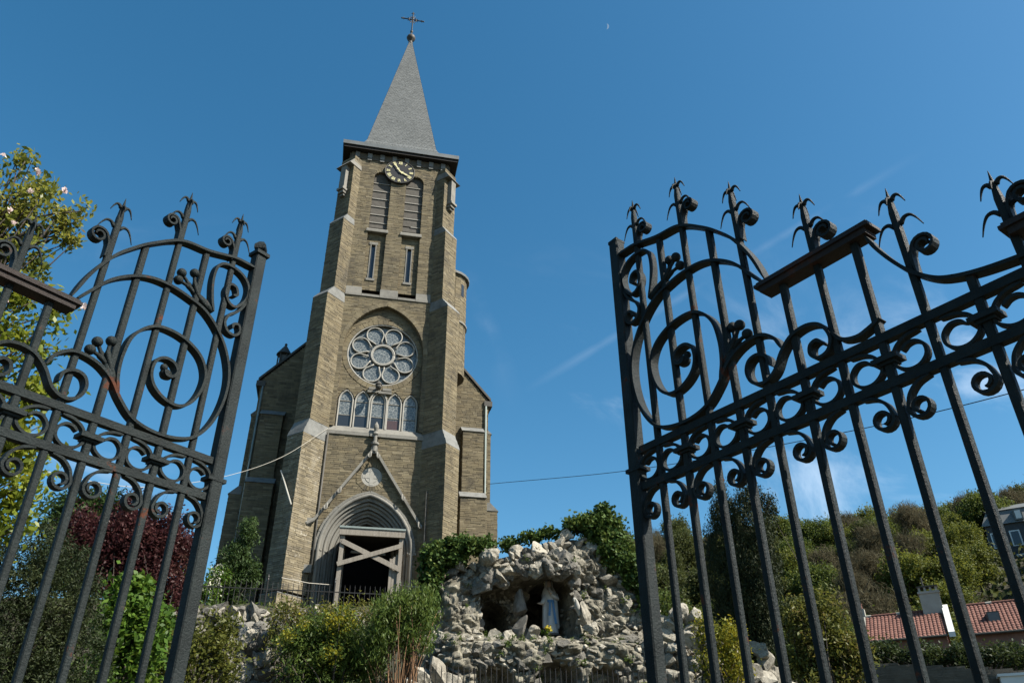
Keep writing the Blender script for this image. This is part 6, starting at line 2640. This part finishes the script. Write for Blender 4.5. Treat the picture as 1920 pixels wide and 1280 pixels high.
# mansion on the hillside
mn = thing('mansion', 'tall grey villa with a slate mansard roof half way up the hillside', 'house', (110, 107, 30))
Mx = Matrix.Translation((110.5, 106.5, 0)) @ Matrix.Rotation(-.75, 4, 'Z')
b = MB()
b.box(-6, 8, -5, 5, 26, 40.8, M=Mx)
b.build('wall', MT['mansion'], mn)
b = MB()
lo = [(-6.4, -5.4, 40.8), (8.4, -5.4, 40.8), (8.4, 5.4, 40.8), (-6.4, 5.4, 40.8)]
hi = [(-5.2, -4.2, 43.3), (7.2, -4.2, 43.3), (7.2, 4.2, 43.3), (-5.2, 4.2, 43.3)]
b.hexa([tuple(Mx @ Vector(v)) for v in lo+hi])
lo2 = [(-5.5, -4.5, 43.301), (7.5, -4.5, 43.301), (7.5, 4.5, 43.301), (-5.5, 4.5, 43.301)]
hi2 = [(-2, -.5, 45), (4, -.5, 45), (4, .5, 45), (-2, .5, 45)]
b.hexa([tuple(Mx @ Vector(v)) for v in lo2+hi2])
b.build('roof', MT['slate'], mn)
for fl_, z in enumerate((29.5, 33.5, 37.3)):
    for k in range(5):
        b = MB()
        x = -4.8+2.7*k
        b.box(x-.75, x+.75, -5.08, -5.002, z-.15, z+2.35, M=Mx)
        w = b.build('window', MT['white'], mn)
        b = MB()
        b.box(x-.55, x+.55, -5.12, -5.082, z, z+2.15, M=Mx)
        b.build('pane', MT['window_dark'], w)
    for k in range(3):
        b = MB()
        y = -3+3*k
        b.box(-6.08, -6.002, y-.7, y+.7, z-.1, z+2.2, M=Mx)
        w = b.build('window', MT['white'], mn)
        b = MB()
        b.box(-6.12, -6.082, y-.5, y+.5, z, z+2.05, M=Mx)
        b.build('pane', MT['window_dark'], w)
for k in range(4):
    b = MB()
    x = -4+3.2*k
    b.box(x-.6, x+.6, -5.5, -4.0, 41.1, 42.9, M=Mx)
    w = b.build('dormer', MT['slate'], mn)
    b = MB()
    b.box(x-.4, x+.4, -5.55, -5.502, 41.3, 42.6, M=Mx)
    b.build('pane', MT['white'], w)

# ------------------------------------------------------------------ wires
def wire(name, label, pts, r, m):
    b = MB()
    b.tube(spline(pts, 8), r, 6)
    tag(b.build(name, MT[m], smooth=True), label, 'wire' if m != 'rope' else 'rope')


wire('slack_rope', 'pale slack rope hanging from the church front towards the left', [(-1.4, 35.95, 17.22), (-3.1, 33.3, 14.5), (-4.9, 30.61, 12.44), (-6.51, 27.23, 10.68), (-7.5, 24.9, 9.87), (-9.0, 21.5, 9.1)], .009, 'rope')
wire('overhead_cable', 'thin black overhead cable running from the church nave across the right gate', [(7.3, 40.0, 16.5), (12.93, 32.53, 14.87), (16.55, 22.59, 12.6), (17.25, 15.21, 10.73), (17.3, 10.0, 9.6)], .014, 'cable')
for (x, y, z, lab) in ((-9.0, 21.5, 9.3, 'wooden pole holding the slack rope on the left'), (17.3, 10.0, 9.8, 'wooden pole carrying the overhead cable on the right')):
    b = MB()
    z0 = float(ground_z(x, y))-.3
    b.tube([(x, y, z0), (x, y, z)], [.13, .09], 10)
    tag(b.build('utility_pole', MT['bark'], smooth=True), lab, 'pole')

# faint daytime half moon, high up: the lit lune of a far sphere
mo = MB()
d = _F+_R*((1137-960)/1464.9)-_U*((50-640)/1464.9)
d = Vector(d).normalized()
C0 = Vector(CAM)+d*3000
rM = 9.5
right = Vector(_R)
upv = right.cross(d)*-1
vsm, fsm = [], []
for i in range(13):
    a = -pi/2+pi*i/12
    for wq in (1.0, .35):
        vsm.append(C0+right*rM*cos(a)*wq+upv*rM*sin(a)-d*rM*cos(a)*(.1 if wq == 1 else .9))
for i in range(12):
    fsm.append((2*i, 2*i+2, 2*i+3, 2*i+1))
mo.add(vsm, fsm)
mm = bpy.data.materials.new('daylight_moon')
mm.use_nodes = True
t_ = mm.node_tree
e_ = N(t_, 'ShaderNodeBsdfTransparent')
d_ = N(t_, 'ShaderNodeEmission')
d_.inputs['Color'].default_value = (.55, .72, .9, 1)
d_.inputs['Strength'].default_value = .26
x_ = N(t_, 'ShaderNodeMixShader')
x_.inputs[0].default_value = .6
t_.links.new(e_.outputs[0], x_.inputs[1])
t_.links.new(d_.outputs[0], x_.inputs[2])
t_.links.new(x_.outputs[0], t_.nodes['Material Output'].inputs['Surface'])
tag(mo.build('moon', mm), 'faint daytime crescent moon high in the sky', 'moon')
print('objects', len(bpy.data.objects))
